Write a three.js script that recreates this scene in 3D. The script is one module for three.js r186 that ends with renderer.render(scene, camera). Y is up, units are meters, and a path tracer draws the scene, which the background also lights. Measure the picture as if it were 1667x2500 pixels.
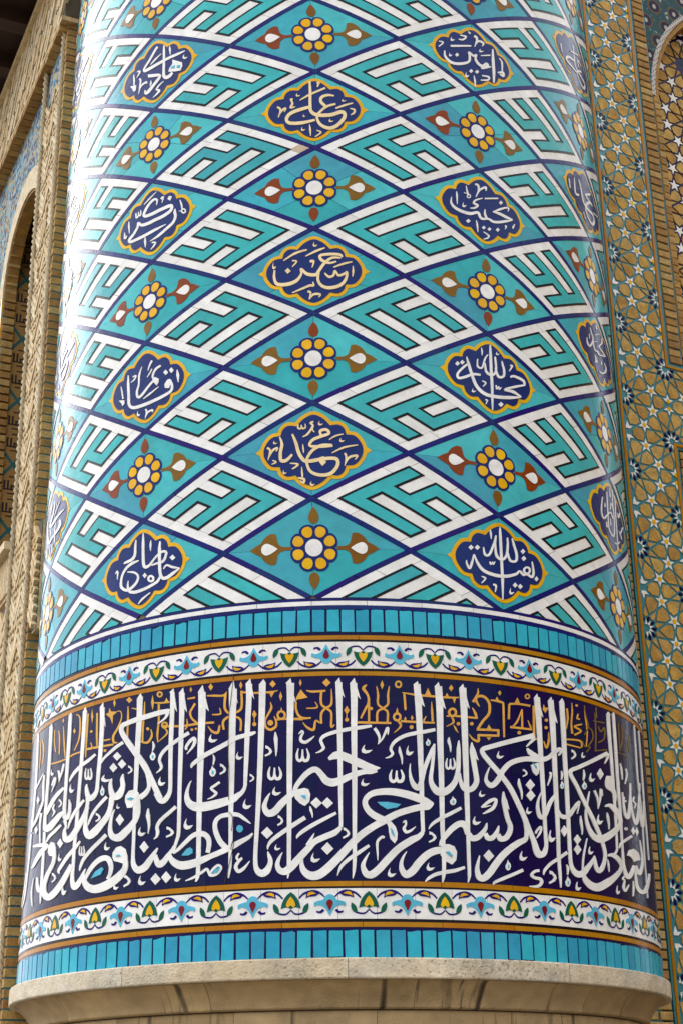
import * as THREE from 'three';
import { mergeGeometries } from 'three/addons/utils/BufferGeometryUtils.js';
import { ImprovedNoise } from 'three/addons/math/ImprovedNoise.js';

// ---------------------------------------------------------------- camera, sky, sun, exposure
const R = 1.5;                                   // minaret radius (m)
const scene = new THREE.Scene();
const CAM = { f: 3826.78, pitch: 0.3804, roll: -0.0109, yaw: 0.0039, pos: new THREE.Vector3(0, 1.6, 7.71885) };
const camera = new THREE.PerspectiveCamera(2 * Math.atan(1250 / CAM.f) * 180 / Math.PI, 682 / 1024, 0.1, 400);
camera.position.copy(CAM.pos);
const cFwd = new THREE.Vector3(Math.sin(CAM.yaw) * Math.cos(CAM.pitch), Math.sin(CAM.pitch), -Math.cos(CAM.yaw) * Math.cos(CAM.pitch));
camera.lookAt(CAM.pos.clone().add(cFwd));
camera.rotateZ(CAM.roll);
camera.updateMatrixWorld(true);
const cRight = new THREE.Vector3(), cUp = new THREE.Vector3(), cBack = new THREE.Vector3();
camera.matrixWorld.extractBasis(cRight, cUp, cBack);

const SUN = new THREE.Vector3(-0.50, 0.78, -0.42).normalize();
const skyTex = (() => {                          // bright hazy overcast, brighter round the veiled sun
  const w = 256, h = 128, d = new Float32Array(w * h * 4), v = new THREE.Vector3();
  for (let j = 0; j < h; j++) for (let i = 0; i < w; i++) {
    const lat = ((j + 0.5) / h - 0.5) * Math.PI, lon = ((i + 0.5) / w - 0.5) * 2 * Math.PI;
    v.set(Math.cos(lat) * Math.cos(lon), Math.sin(lat), Math.cos(lat) * Math.sin(lon));
    const up = Math.max(0, v.y), c = Math.max(-1, Math.min(1, v.dot(SUN)));
    const L = v.y < 0 ? 0.32 : 0.62 * (0.75 + 0.55 * up) * (1 + 0.5 * c) + 0.3 * Math.pow(Math.max(0, c), 4);
    const k = (j * w + i) * 4;
    d[k] = L * (v.y < 0 ? 1.0 : 0.97); d[k + 1] = L * (v.y < 0 ? 0.95 : 0.995); d[k + 2] = L * (v.y < 0 ? 0.86 : 1.05); d[k + 3] = 1;
  }
  const t = new THREE.DataTexture(d, w, h, THREE.RGBAFormat, THREE.FloatType);
  t.mapping = THREE.EquirectangularReflectionMapping; t.magFilter = THREE.LinearFilter; t.minFilter = THREE.LinearFilter; t.needsUpdate = true;
  return t;
})();
scene.background = skyTex; scene.environment = skyTex;
const sun = new THREE.DirectionalLight(new THREE.Color(1, 0.96, 0.90), 0.72);
sun.position.copy(SUN).multiplyScalar(40); sun.target.position.set(0, 5, 0);
sun.castShadow = true; sun.shadow.radius = 80; sun.shadow.mapSize.set(2048, 2048);
Object.assign(sun.shadow.camera, { left: -14, right: 14, top: 14, bottom: -14, near: 1, far: 90 });
scene.add(sun, sun.target);
const renderer = new THREE.WebGLRenderer({ antialias: true });
renderer.setSize(682, 1024);
renderer.toneMapping = THREE.LinearToneMapping;
renderer.toneMappingExposure = 2.5;
renderer.shadowMap.enabled = true;

// ---------------------------------------------------------------- random, noise, names, tags
let seed = 20231;
const rnd = () => { seed = (seed * 1664525 + 1013904223) >>> 0; return seed / 4294967296; };
const rr = (a, b) => a + (b - a) * rnd();
const noise = new ImprovedNoise();
const used = {};
const numbered = n => { used[n] = (used[n] || 0) + 1; return used[n] === 1 ? n : n + '_' + String(used[n] - 1).padStart(3, '0'); };
function shadow(o) { o.castShadow = o.receiveShadow = true; return o; }
function part(parent, name, geo, mat) { const m = shadow(new THREE.Mesh(geo, mat)); m.name = name; parent.add(m); return m; }
function thing(name, label, category, group) {
  const o = new THREE.Group(); o.name = numbered(name); o.userData = { label, category };
  if (group) o.userData.group = group;
  scene.add(o); return o;
}
function struct(name, geo, mat, label) { const m = part(scene, numbered(name), geo, mat); m.userData = { kind: 'structure', label, category: name.replace(/_/g, ' ') }; return m; }

// ---------------------------------------------------------------- textures and materials
function tex(n, fn, srgb, rep) {
  const d = new Uint8Array(n * n * 4);
  for (let j = 0; j < n; j++) for (let i = 0; i < n; i++) {
    const c = fn(i / n, j / n), k = (j * n + i) * 4;
    d[k] = c[0] * 255; d[k + 1] = c[1] * 255; d[k + 2] = c[2] * 255; d[k + 3] = 255;
  }
  const t = new THREE.DataTexture(d, n, n); t.wrapS = t.wrapT = THREE.RepeatWrapping;
  t.magFilter = THREE.LinearFilter; t.minFilter = THREE.LinearMipmapLinearFilter; t.generateMipmaps = true;
  if (srgb) t.colorSpace = THREE.SRGBColorSpace; if (rep) t.repeat.set(rep, rep); t.needsUpdate = true; return t;
}
// periodic noise on the unit square
function pn(x, y, f, z = 0) {
  const a = noise.noise(x * f, y * f, z), b = noise.noise((x - 1) * f, y * f, z), c = noise.noise(x * f, (y - 1) * f, z), d = noise.noise((x - 1) * f, (y - 1) * f, z);
  return (a * (1 - x) + b * x) * (1 - y) + (c * (1 - x) + d * x) * y;
}
const cl = x => Math.max(0, Math.min(1, x));
const glazeMap = tex(512, (x, y) => {           // cloudy pigment and pinholes in the glaze
  let v = 0.93 + 0.08 * pn(x, y, 5) + 0.06 * pn(x, y, 17, 3) + 0.04 * pn(x, y, 60, 7);
  if (pn(x, y, 90, 11) > 0.52) v -= 0.25;
  return [cl(v), cl(v * 1.0), cl(v)];
}, true, 1.6);
const glazeBump = tex(512, (x, y) => { const v = cl(0.5 + 0.5 * pn(x, y, 6, 20) + 0.22 * pn(x, y, 22, 23) + 0.05 * pn(x, y, 80, 29)); return [v, v, v]; }, false, 1.6);
const glazeRough = tex(256, (x, y) => { const v = cl(0.62 + 0.4 * pn(x, y, 7, 40) + 0.25 * pn(x, y, 31, 41)); return [v, v, v]; }, false, 1.3);
const brickMap = tex(512, (x, y) => {
  let v = 0.82 + 0.22 * pn(x, y, 9, 50) + 0.16 * pn(x, y, 40, 51) + 0.12 * pn(x, y, 120, 52);
  const r = 0.06 * pn(x, y, 14, 55);
  return [cl(v + r), cl(v), cl(v - r)];
}, true, 2);
const brickBump = tex(512, (x, y) => { const v = cl(0.5 + 0.3 * pn(x, y, 30, 60) + 0.35 * pn(x, y, 90, 61)); return [v, v, v]; }, false, 2);
const stoneMap = tex(1024, (x, y) => {          // travertine: soft cream clouds, darker pores and streaks
  let v = 0.84 + 0.20 * pn(x, y, 6, 70) + 0.14 * pn(x, y, 24, 71) + 0.10 * pn(x, y, 80, 72);
  const p = pn(x, y, 110, 73); if (p > 0.36) v -= 0.22;
  const s = pn(x, y * 0.12 + 0.3, 26, 75); if (s > 0.30) v -= (s - 0.30) * 1.9;
  const w = 0.07 * pn(x, y, 9, 77);
  return [cl(v + w * 0.6), cl(v), cl(v - w)];
}, true, 0.7);
const stainMap = tex(1024, (x, y) => {          // water stains run down the moulding: dark, ragged, upright streaks
  let v = 0.80 + 0.18 * pn(x, y, 7, 170) + 0.12 * pn(x, y, 30, 171), w = 0.04;
  const wob = 0.012 * pn(x, y, 14, 176), s1 = pn(cl(x + wob) % 1, 0.37 + y * 0.05, 34, 175), s2 = pn(x, 0.61 + y * 0.08, 80, 177), gate = pn(x, 0.2, 7, 179);
  if (gate > -0.05) { if (s1 > 0.10) { v -= (s1 - 0.12) * 2.3 * (0.7 + 0.6 * pn(x, y, 25, 180)); } if (s2 > 0.2) v -= (s2 - 0.2) * 1.3; }
  v = cl(v); return [v, cl(v * 0.955), cl(v * 0.88)];
}, true, 0.62);
const stoneBump = tex(512, (x, y) => { let v = 0.55 + 0.3 * pn(x, y, 20, 80) + 0.3 * pn(x, y, 70, 81); if (pn(x, y, 60, 83) > 0.4) v -= 0.4; v = cl(v); return [v, v, v]; }, false, 1.5);

const MAT = {};
function glaze(name, hex, rough = 0.2, n = 4, vary = 0.05) {
  MAT[name] = [];
  for (let i = 0; i < n; i++) {
    const c = new THREE.Color(hex), hsl = {}; c.getHSL(hsl);
    c.setHSL(hsl.h + (rnd() - 0.5) * vary * 0.35, cl(hsl.s * (1 + (rnd() - 0.5) * vary)), cl(hsl.l * (1 + (rnd() - 0.5) * vary * 2)));
    MAT[name].push(new THREE.MeshPhysicalMaterial({ color: c, map: glazeMap, roughness: rough * 1.5, roughnessMap: glazeRough, bumpMap: glazeBump, bumpScale: 0.0018, ior: 1.5, specularIntensity: 0.3 }));
  }
}
const M = (name, i) => { const a = MAT[name]; return a[i === undefined ? Math.floor(rnd() * a.length) : i % a.length]; };
glaze('turq', '#40aebd', 0.2, 8, 0.13);
glaze('teal', '#3aaeb4', 0.2, 5, 0.06);
glaze('brickTurq', '#33a4c2', 0.22, 7, 0.10);
glaze('navy', '#130d6e', 0.2, 6, 0.16);
glaze('deepnavy', '#0a0440', 0.2, 6, 0.2);
glaze('white', '#f2f0ec', 0.24, 5, 0.03);
glaze('ink', '#0e0e18', 0.28, 2, 0.05);
glaze('yellow', '#eab30a', 0.25, 4, 0.06);
glaze('brown', '#7c4a14', 0.3, 4, 0.16);
glaze('gold', '#b87a08', 0.3, 5, 0.04);
glaze('cream', '#f8e2b2', 0.3, 2, 0.04);
glaze('letter', '#f2f0eb', 0.26, 3, 0.02);
glaze('ochre', '#e0ae48', 0.3, 3, 0.06);
glaze('dimgold', '#7d6128', 0.35, 2, 0.05);
glaze('green', '#0b5a45', 0.25, 2, 0.05);
glaze('sky', '#5cbcd8', 0.25, 2, 0.04);
glaze('red', '#7d1220', 0.25, 2, 0.05);
glaze('patch', '#c9b49a', 0.6, 2, 0.05);
const std = (hex, rough, o = {}) => new THREE.MeshStandardMaterial(Object.assign({ color: new THREE.Color(hex), roughness: rough }, o));
MAT.mortar = [std('#8d8272', 0.95, { map: brickMap, bumpMap: brickBump, bumpScale: 0.003 })];
MAT.crack = [std('#4a4138', 0.95)];
MAT.brick = ['#c7a05a', '#bd934c', '#d0ab68', '#b78a45', '#c99d55', '#ad8040'].map(h => std(h, 0.85, { map: brickMap, bumpMap: brickBump, bumpScale: 0.004 }));
MAT.pale = ['#ead0a2', '#e3c796', '#efdab2', '#dcbf8c'].map(h => std(h, 0.85, { map: brickMap, bumpMap: brickBump, bumpScale: 0.004 }));
MAT.tan = ['#d9ab4e', '#d0a047', '#dfb45c', '#c69642', '#d6ab5a'].map(h => std(h, 0.8, { map: brickMap, bumpMap: brickBump, bumpScale: 0.004 }));
MAT.wallTeal = [std('#2f7f8c', 0.35, { map: glazeMap, bumpMap: glazeBump, bumpScale: 0.001 })];
MAT.stone = ['#e2d2b6', '#dccbad', '#e6d8be', '#d6c4a6'].map(h => std(h, 0.8, { map: stoneMap, bumpMap: stoneBump, bumpScale: 0.005 }));
MAT.stained = ['#cdb78f', '#c4ad86', '#d2bc96'].map(h => std(h, 0.85, { map: stainMap, bumpMap: stoneBump, bumpScale: 0.005 }));
MAT.joint = [std('#5f5443', 0.95, { map: brickMap })];
const canvasTex = (w, h, fn) => { const c = document.createElement('canvas'); c.width = w; c.height = h; fn(c.getContext('2d'), w, h); const t = new THREE.CanvasTexture(c); t.colorSpace = THREE.SRGBColorSpace; t.wrapS = t.wrapT = THREE.RepeatWrapping; return t; };
MAT.mosaic = [std('#c8c8c8', 0.9, { map: canvasTex(512, 512, (g, w, h) => {   // far floral mosaic, 1 m across
  g.fillStyle = '#8fb9c9'; g.fillRect(0, 0, w, h);
  for (let i = 0; i < 1500; i++) { g.fillStyle = ['#1c2a6e', '#d9b542', '#c9d4d8', '#3c7fa5', '#6fa6b6', '#c98a3c', '#26307a', '#d8b878', '#1a2360'][Math.floor(rnd() * 9)]; g.save(); g.translate(rnd() * w, rnd() * h); g.rotate(rnd() * 6.3); g.beginPath(); g.ellipse(0, 0, rr(5, 15), rr(3, 8), 0, 0, 6.3); g.fill(); g.restore(); }
}) })];
MAT.spandrel = [std('#b4b4b4', 0.8, { map: canvasTex(512, 512, (g, w, h) => {
  g.fillStyle = '#1f5a63'; g.fillRect(0, 0, w, h);
  for (let i = 0; i < 700; i++) { g.fillStyle = ['#2f7d78', '#8a6a2a', '#d8d8d0', '#174850', '#3a8f8a'][Math.floor(rnd() * 5)]; g.beginPath(); g.ellipse(rnd() * w, rnd() * h, rr(3, 8), rr(2, 6), rnd() * 3, 0, 6.3); g.fill(); }
  for (let i = 0; i < 5; i++) for (let j = 0; j < 6; j++) { const x = (i + (j % 2) * 0.5 + 0.25) * w / 5, y = (j + 0.5) * h / 6; g.fillStyle = '#8a6a20'; g.beginPath(); g.ellipse(x, y, 34, 34, 0, 0, 6.3); g.fill(); g.fillStyle = '#150b45'; g.beginPath(); g.ellipse(x, y, 28, 28, 0, 0, 6.3); g.fill(); g.fillStyle = '#e8e0d0'; g.beginPath(); g.ellipse(x, y, 9, 11, 0, 0, 6.3); g.fill(); }
}) })];
MAT.zigzag = [std('#cfcfcf', 0.7, { map: canvasTex(256, 256, (g, w, h) => {
  g.fillStyle = '#d8d2c8'; g.fillRect(0, 0, w, h); g.fillStyle = '#14102c';
  for (let i = 0; i < 16; i++) for (let j = 0; j < 16; j++) if ((i + j) % 2) { g.beginPath(); g.moveTo(i * 16 + 2, j * 16 + 2); g.lineTo(i * 16 + 14, j * 16 + 8); g.lineTo(i * 16 + 2, j * 16 + 14); g.fill(); }
}) })];
MAT.kufic = [std('#d8d8d8', 0.85, { map: canvasTex(512, 1024, (g, w, h) => {   // square lettering in dark brick on tan with teal lozenge lines; 1 m by 2 m
  g.fillStyle = '#b58a48'; g.fillRect(0, 0, w, h);
  for (let y = 0; y < h; y += 12) { g.fillStyle = 'rgba(90,62,28,0.35)'; g.fillRect(0, y, w, 2); }
  g.strokeStyle = '#2c6a6c'; g.lineWidth = 13;
  for (let i = -1; i < 4; i++) for (let j = -1; j < 6; j++) { const x = i * 256, y = j * 256; g.beginPath(); g.moveTo(x + 128, y); g.lineTo(x + 256, y + 128); g.lineTo(x + 128, y + 256); g.lineTo(x, y + 128); g.closePath(); g.stroke(); }
  g.fillStyle = '#22121c';
  const word = (x, y) => { const R4 = (a, b, c, d) => g.fillRect(x + a, y + b, c, d); R4(-58, -34, 9, 60); R4(-40, -34, 9, 60); R4(-22, -34, 9, 60); R4(-40, 17, 70, 9); R4(-4, -6, 34, 9); R4(-4, -6, 9, 32); R4(22, -6, 9, 32); R4(-16, -62, 34, 8); R4(46, -34, 9, 60); R4(-20, 44, 40, 8); };
  for (let i = 0; i < 3; i++) for (let j = 0; j < 5; j++) { g.save(); g.translate(i * 256 + 128, j * 256 + 84); g.scale(0.9, 0.62); word(0, 0); g.restore(); g.save(); g.translate(i * 256 + 128, j * 256 + 172); g.scale(0.9, 0.62); word(0, 0); g.restore(); g.save(); g.translate(i * 256, j * 256); g.scale(0.95, 0.75); word(0, 0); g.restore(); }
}) })];
for (const k of ['mosaic', 'spandrel', 'zigzag']) { MAT[k][0].map.repeat.set(k === 'zigzag' ? 3 : 1, k === 'zigzag' ? 3 : 1); }
MAT.kufic[0].map.repeat.set(-1.39, 0.556);
MAT.darkwood = [std('#3a1f12', 0.7, { map: brickMap })];

// ---------------------------------------------------------------- photo pixels to the cylinder and to the walls
const _d = new THREE.Vector3();
function ray(px, py) { return _d.copy(cFwd).addScaledVector(cRight, (px - 833.5) / CAM.f).addScaledVector(cUp, -(py - 1250) / CAM.f); }
function toCyl(px, py) {                         // -> [theta, height]
  const d = ray(px, py), C = CAM.pos, a = d.x * d.x + d.z * d.z, b = C.x * d.x + C.z * d.z, c = C.x * C.x + C.z * C.z - R * R;
  const D = Math.max(0, b * b - a * c), t = (-b - Math.sqrt(D)) / a;
  return [Math.atan2(C.x + t * d.x, C.z + t * d.z), C.y + t * d.y];
}

// ---------------------------------------------------------------- geometry on the cylinder
const TH = 0.06;
function geoFrom(pos, nor, uv) {
  const g = new THREE.BufferGeometry();
  g.setAttribute('position', new THREE.Float32BufferAttribute(pos, 3));
  g.setAttribute('normal', new THREE.Float32BufferAttribute(nor, 3));
  g.setAttribute('uv', new THREE.Float32BufferAttribute(uv, 2));
  return g;
}
function clipTri(tri, h) {                        // keep the part above height h
  const out = [];
  for (let i = 0; i < 3; i++) {
    const a = tri[i], b = tri[(i + 1) % 3], ia = a[1] >= h, ib = b[1] >= h;
    if (ia) out.push(a);
    if (ia !== ib) { const t = (h - a[1]) / (b[1] - a[1]); out.push([a[0] + (b[0] - a[0]) * t, h]); }
  }
  const r = []; for (let i = 1; i + 1 < out.length; i++) r.push([out[0], out[i], out[i + 1]]);
  return r;
}
class CylB {                                      // collects curved pieces, then builds one geometry
  constructor() { this.p = []; this.n = []; this.u = []; this.du = rnd() * 3; this.dv = rnd() * 3; }
  vtx(q, r, nx, ny, nz) {
    const s = Math.sin(q[0]), c = Math.cos(q[0]);
    this.p.push(s * r, q[1], c * r);
    if (nx === undefined) this.n.push(s, 0, c); else this.n.push(nx, ny, nz);
    this.u.push(q[0] * R + this.du, q[1] + this.dv);
  }
  tri(a, b, c, r) {                               // counter-clockwise in (theta, h), seen from outside
    const e = [Math.abs(a[0] - b[0]), Math.abs(b[0] - c[0]), Math.abs(c[0] - a[0])], m = Math.max(...e);
    if (m > TH) {
      const k = e.indexOf(m), t = [a, b, c], A = t[k], B = t[(k + 1) % 3], C = t[(k + 2) % 3], mid = [(A[0] + B[0]) / 2, (A[1] + B[1]) / 2];
      this.tri(A, mid, C, r); this.tri(mid, B, C, r); return;
    }
    const area = (b[0] - a[0]) * (c[1] - a[1]) - (c[0] - a[0]) * (b[1] - a[1]);
    if (Math.abs(area) < 1e-9) return;
    if (area < 0) { const t = b; b = c; c = t; }
    this.vtx(a, r); this.vtx(b, r); this.vtx(c, r);
  }
  wall(a, b, r, r0) {
    const n = Math.max(1, Math.ceil(Math.abs(a[0] - b[0]) / TH));
    for (let i = 0; i < n; i++) {
      const p = [a[0] + (b[0] - a[0]) * i / n, a[1] + (b[1] - a[1]) * i / n], q = [a[0] + (b[0] - a[0]) * (i + 1) / n, a[1] + (b[1] - a[1]) * (i + 1) / n];
      const tx = (q[0] - p[0]) * R, ty = q[1] - p[1], l = Math.hypot(tx, ty) || 1, c = Math.cos(p[0]), s = Math.sin(p[0]);
      const ns = ty / l, nh = -tx / l, nx = ns * c, ny = nh, nz = -ns * s;
      this.vtx(p, r0, nx, ny, nz); this.vtx(q, r0, nx, ny, nz); this.vtx(q, r, nx, ny, nz);
      this.vtx(p, r0, nx, ny, nz); this.vtx(q, r, nx, ny, nz); this.vtx(p, r, nx, ny, nz);
    }
  }
  poly(pts, r, r0, hole, hMin) {
    let area = 0; for (let i = 0; i < pts.length; i++) { const a = pts[i], b = pts[(i + 1) % pts.length]; area += a[0] * b[1] - b[0] * a[1]; }
    if (area < 0) pts = pts.slice().reverse();
    const V = pts.map(q => new THREE.Vector2(q[0] * R, q[1])), H = hole ? [hole.map(q => new THREE.Vector2(q[0] * R, q[1]))] : [];
    const all = hole ? pts.concat(hole) : pts;
    for (const f of THREE.ShapeUtils.triangulateShape(V, H)) {
      const t = [all[f[0]], all[f[1]], all[f[2]]];
      if (hMin === undefined) this.tri(t[0], t[1], t[2], r); else for (const k of clipTri(t, hMin)) this.tri(k[0], k[1], k[2], r);
    }
    if (r0 !== undefined) for (let i = 0; i < pts.length; i++) {
      let a = pts[i], b = pts[(i + 1) % pts.length];
      if (hMin !== undefined) {
        if (a[1] < hMin && b[1] < hMin) continue;
        if (a[1] < hMin) { const t = (hMin - a[1]) / (b[1] - a[1]); a = [a[0] + (b[0] - a[0]) * t, hMin]; }
        else if (b[1] < hMin) { const t = (hMin - a[1]) / (b[1] - a[1]); b = [a[0] + (b[0] - a[0]) * t, hMin]; }
      }
      this.wall(a, b, r, r0);
    }
    return this;
  }
  rect(t0, t1, h0, h1, r, r0) {
    const n = Math.max(1, Math.ceil((t1 - t0) / TH));
    for (let i = 0; i < n; i++) { const a = t0 + (t1 - t0) * i / n, b = t0 + (t1 - t0) * (i + 1) / n; this.tri([a, h0], [b, h0], [b, h1], r); this.tri([a, h0], [b, h1], [a, h1], r); }
    if (r0 !== undefined) { this.wall([t0, h0], [t1, h0], r, r0); this.wall([t1, h0], [t1, h1], r, r0); this.wall([t1, h1], [t0, h1], r, r0); this.wall([t0, h1], [t0, h0], r, r0); }
    return this;
  }
  get empty() { return !this.p.length; }
  geo() { return geoFrom(this.p, this.n, this.u); }
}
// brush stroke: points [x, y, width] in any plane, mapped to the cylinder by map(x, y)
function spline(pts) {
  const n = pts.length, out = [];
  if (n < 3) { for (let k = 0; k <= 6; k++) { const t = k / 6; out.push(pts[0].map((v, i) => v + (pts[n - 1][i] - v) * t)); } return out; }
  for (let i = 0; i < n - 1; i++) {
    const a = pts[Math.max(0, i - 1)], b = pts[i], c = pts[i + 1], d = pts[Math.min(n - 1, i + 2)];
    for (let k = 0; k < 6; k++) {
      const t = k / 6, t2 = t * t, t3 = t2 * t;
      const q = [0, 1].map(j => 0.5 * (2 * b[j] + (c[j] - a[j]) * t + (2 * a[j] - 5 * b[j] + 4 * c[j] - d[j]) * t2 + (3 * b[j] - a[j] - 3 * c[j] + d[j]) * t3));
      q.push(b[2] + (c[2] - b[2]) * t); out.push(q);
    }
  }
  out.push(pts[n - 1]); return out;
}
function stroke(B, pts, map, r, r0) {
  const s = spline(pts), L = [], Q = [];
  for (let i = 0; i < s.length; i++) {
    const a = s[Math.max(0, i - 1)], b = s[Math.min(s.length - 1, i + 1)], dx = b[0] - a[0], dy = b[1] - a[1], l = Math.hypot(dx, dy) || 1, w = s[i][2] / 2;
    L.push(map(s[i][0] - dy / l * w, s[i][1] + dx / l * w)); Q.push(map(s[i][0] + dy / l * w, s[i][1] - dx / l * w));
  }
  for (let i = 0; i + 1 < s.length; i++) {
    B.tri(L[i], Q[i], Q[i + 1], r); B.tri(L[i], Q[i + 1], L[i + 1], r);
    if (r0 !== undefined) {
      const up = (Q[i][0] - L[i][0]) * (L[i + 1][1] - L[i][1]) - (L[i + 1][0] - L[i][0]) * (Q[i][1] - L[i][1]) < 0;
      if (up) { B.wall(L[i], L[i + 1], r, r0); B.wall(Q[i + 1], Q[i], r, r0); } else { B.wall(L[i + 1], L[i], r, r0); B.wall(Q[i], Q[i + 1], r, r0); }
    }
  }
}

// ================================================================ the minaret
const minaret = thing('minaret', 'round minaret clad in turquoise, white and navy tile mosaic with calligraphy on a stone base', 'minaret');
const T0 = -1.62, T1 = 1.78, RC = R - 0.006;      // arc that is tiled; mortar radius
// lattice nodes: measured on the photograph where they are clear, a smooth fit elsewhere
const NODE = {};
const rowsOf = (c, r0, list) => list.forEach((q, i) => { NODE[c + ',' + (r0 + i)] = toCyl(q[0], q[1]); });
rowsOf(0, 0, [[769.6, 175], [769.6, 360.7], [765, 557.5], [765, 764.6], [763.2, 983.6], [760.7, 1217.1], [764.3, 1462.5]]);
rowsOf(-1, -0.5, [[562.5, 112.5], [557, 294.6], [557, 485.7], [552.9, 684.3], [546.4, 898.6], [543.6, 1117.9], [546.4, 1351.8]]);
rowsOf(1, -0.5, [[973.2, 94.6], [976.8, 278.6], [983.9, 467.9], [987.5, 673.6], [991, 886], [996.4, 1107], [1001.8, 1344.6]]);
rowsOf(2, -1, [[1149.3, 53.6], [1156.4, 228.6], [1169, 416], [1181.4, 614.6], [1188.6, 814.6], [1201, 1030.7], [1215.4, 1257.9], [1227.9, 1495.4]]);
rowsOf(-2, -1, [[377.7, 88.4], [376.4, 269.2], [372.4, 442], [372, 640], [356, 838], [356, 1053], [351, 1272], [345.5, 1508]]);
rowsOf(-3, -1.5, [[261, 94], [254.5, 258.5], [250.5, 430], [241, 616], [234, 806], [222, 1006], [212, 1214], [199.6, 1441]]);
rowsOf(3, -1.5, [[1296, 46], [1308, 214], [1319, 393], [1337, 584], [1351, 775], [1365, 979], [1378, 1197], [1397.5, 1420]]);
function fitNode(c, r) {
  const k = r - 3, sh = c >= 4 ? 0.03 : 0;
  return [sh - 0.05919 + 0.27757 * c + 0.00134 * k + 0.00017 * c * c - 0.00064 * c * k - 0.00034 * k * k, 5.04466 - 0.00444 * c - 0.44564 * k - 0.0001 * c * c - 0.00087 * k * k];
}
const node = (c, r) => NODE[c + ',' + r] || fitNode(c, r);
const HB = 3.7015;                                // foot of the diamond field
const CMIN = -6, CMAX = 6, RMIN = -3, RMAX = 6;

{ // mortar core behind all tiles
  const B = new CylB(); B.rect(-Math.PI, Math.PI, 2.16, 9.6, RC);
  part(minaret, 'mortar_core', B.geo(), MAT.mortar[0]);
}
const add2 = (a, b, k = 1) => [a[0] + b[0] * k, a[1] + b[1] * k];
const sub2 = (a, b) => [a[0] - b[0], a[1] - b[1]];
// --- navy strips along the lattice and the small pieces at its crossings
{
  const stuff = new CylB();
  for (let c = CMIN; c <= CMAX; c++) for (let i = RMIN; i <= RMAX; i++) {
    const r = c % 2 === 0 ? i : i + 0.5; if (r > RMAX) continue;
    const A = node(c, r);
    if (A[0] < T0 - 0.2 || A[0] > T1 + 0.2) continue;
    const eD = sub2(node(c + 1, r + 0.5), A), eU = sub2(node(c + 1, r - 0.5), A);
    const near = Math.abs(c) <= 4;
    for (const [e, o, dr] of [[eD, eU, 0.5], [eU, eD, -0.5]]) {
      if (c === CMAX || r + dr > RMAX || r + dr < RMIN) continue;
      const cut = rr(0.35, 0.65);
      for (const [a, b] of [[0.034, cut - 0.003], [cut + 0.003, 0.966]]) {
        const j = 0.0272, q = [add2(add2(A, e, a), o, -j), add2(add2(A, e, b), o, -j), add2(add2(A, e, b), o, j), add2(add2(A, e, a), o, j)];
        const B = near && c < 4 ? new CylB() : stuff;
        B.poly(q, R + 0.0015, RC, null, HB);
        if (B !== stuff && !B.empty) part(minaret, 'navy_strip', B.geo(), M('navy'));
      }
    }
    if (r < RMAX) {
      const k = 0.0305, q = [add2(add2(A, eD, -k), eU, -k), add2(add2(A, eD, k), eU, -k), add2(add2(A, eD, k), eU, k), add2(add2(A, eD, -k), eU, k)];
      const B = near ? new CylB() : stuff;
      B.poly(q, R + 0.0015, RC, null, HB);
      if (B !== stuff && !B.empty) part(minaret, 'crossing_tile', B.geo(), M('navy'));
    }
  }
  const s = part(minaret, 'navy_strip', stuff.geo(), M('navy', 0)); s.userData.kind = 'stuff';
}
// --- square-lettering diamonds (white frame, dark outline, teal letter)
const LET = {
  A: [[1, 1], [1, 6], [2, 6], [2, 2], [3, 2], [3, 6], [4, 6], [4, 4], [5, 4], [5, 6], [6, 6], [6, 3], [4, 3], [4, 2], [6, 2], [6, 1]],
  B: [[1, 1], [1, 6], [2, 6], [2, 4], [3, 4], [3, 6], [6, 6], [6, 5], [4, 5], [4, 4], [6, 4], [6, 3], [2, 3], [2, 2], [6, 2], [6, 1]],
};
const BARS = { A: [[2, 2, 3, 6], [4, 4, 5, 6], [4, 2, 6, 3]], B: [[2, 4, 3, 6], [2, 2, 6, 3], [4, 4, 6, 5]] };
function pieces(B) {                              // separate the unconnected pieces of a clipped shape
  const n = B.p.length / 9, par = Array.from({ length: n }, (_, i) => i), find = i => { while (par[i] !== i) i = par[i] = par[par[i]]; return i; }, at = {};
  for (let i = 0; i < n; i++) for (let k = 0; k < 3; k++) { const q = B.p.slice(i * 9 + k * 3, i * 9 + k * 3 + 3), key = Math.round(Math.atan2(q[0], q[2]) * 20000) + ',' + Math.round(q[1] * 30000); if (key in at) par[find(i)] = find(at[key]); else at[key] = i; }
  const gr = {}; for (let i = 0; i < n; i++) { const f = find(i), g = gr[f] = gr[f] || { p: [], n: [], u: [] }; g.p.push(...B.p.slice(i * 9, i * 9 + 9)); g.n.push(...B.n.slice(i * 9, i * 9 + 9)); g.u.push(...B.u.slice(i * 6, i * 6 + 6)); }
  return Object.values(gr).map(g => geoFrom(g.p, g.n, g.u));
}
function grow(poly, d) {                          // rectilinear polygon grown by d in grid units
  let ar = 0; poly.forEach((a, i) => { const b = poly[(i + 1) % poly.length]; ar += a[0] * b[1] - b[0] * a[1]; });
  const sg = ar > 0 ? 1 : -1, n = poly.length;
  return poly.map((v, i) => {
    const a = poly[(i + n - 1) % n], b = poly[(i + 1) % n];
    const n1 = [Math.sign(v[1] - a[1]) * sg, -Math.sign(v[0] - a[0]) * sg], n2 = [Math.sign(b[1] - v[1]) * sg, -Math.sign(b[0] - v[0]) * sg];
    return [v[0] + (n1[0] + n2[0]) * d, v[1] + (n1[1] + n2[1]) * d];
  });
}
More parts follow.
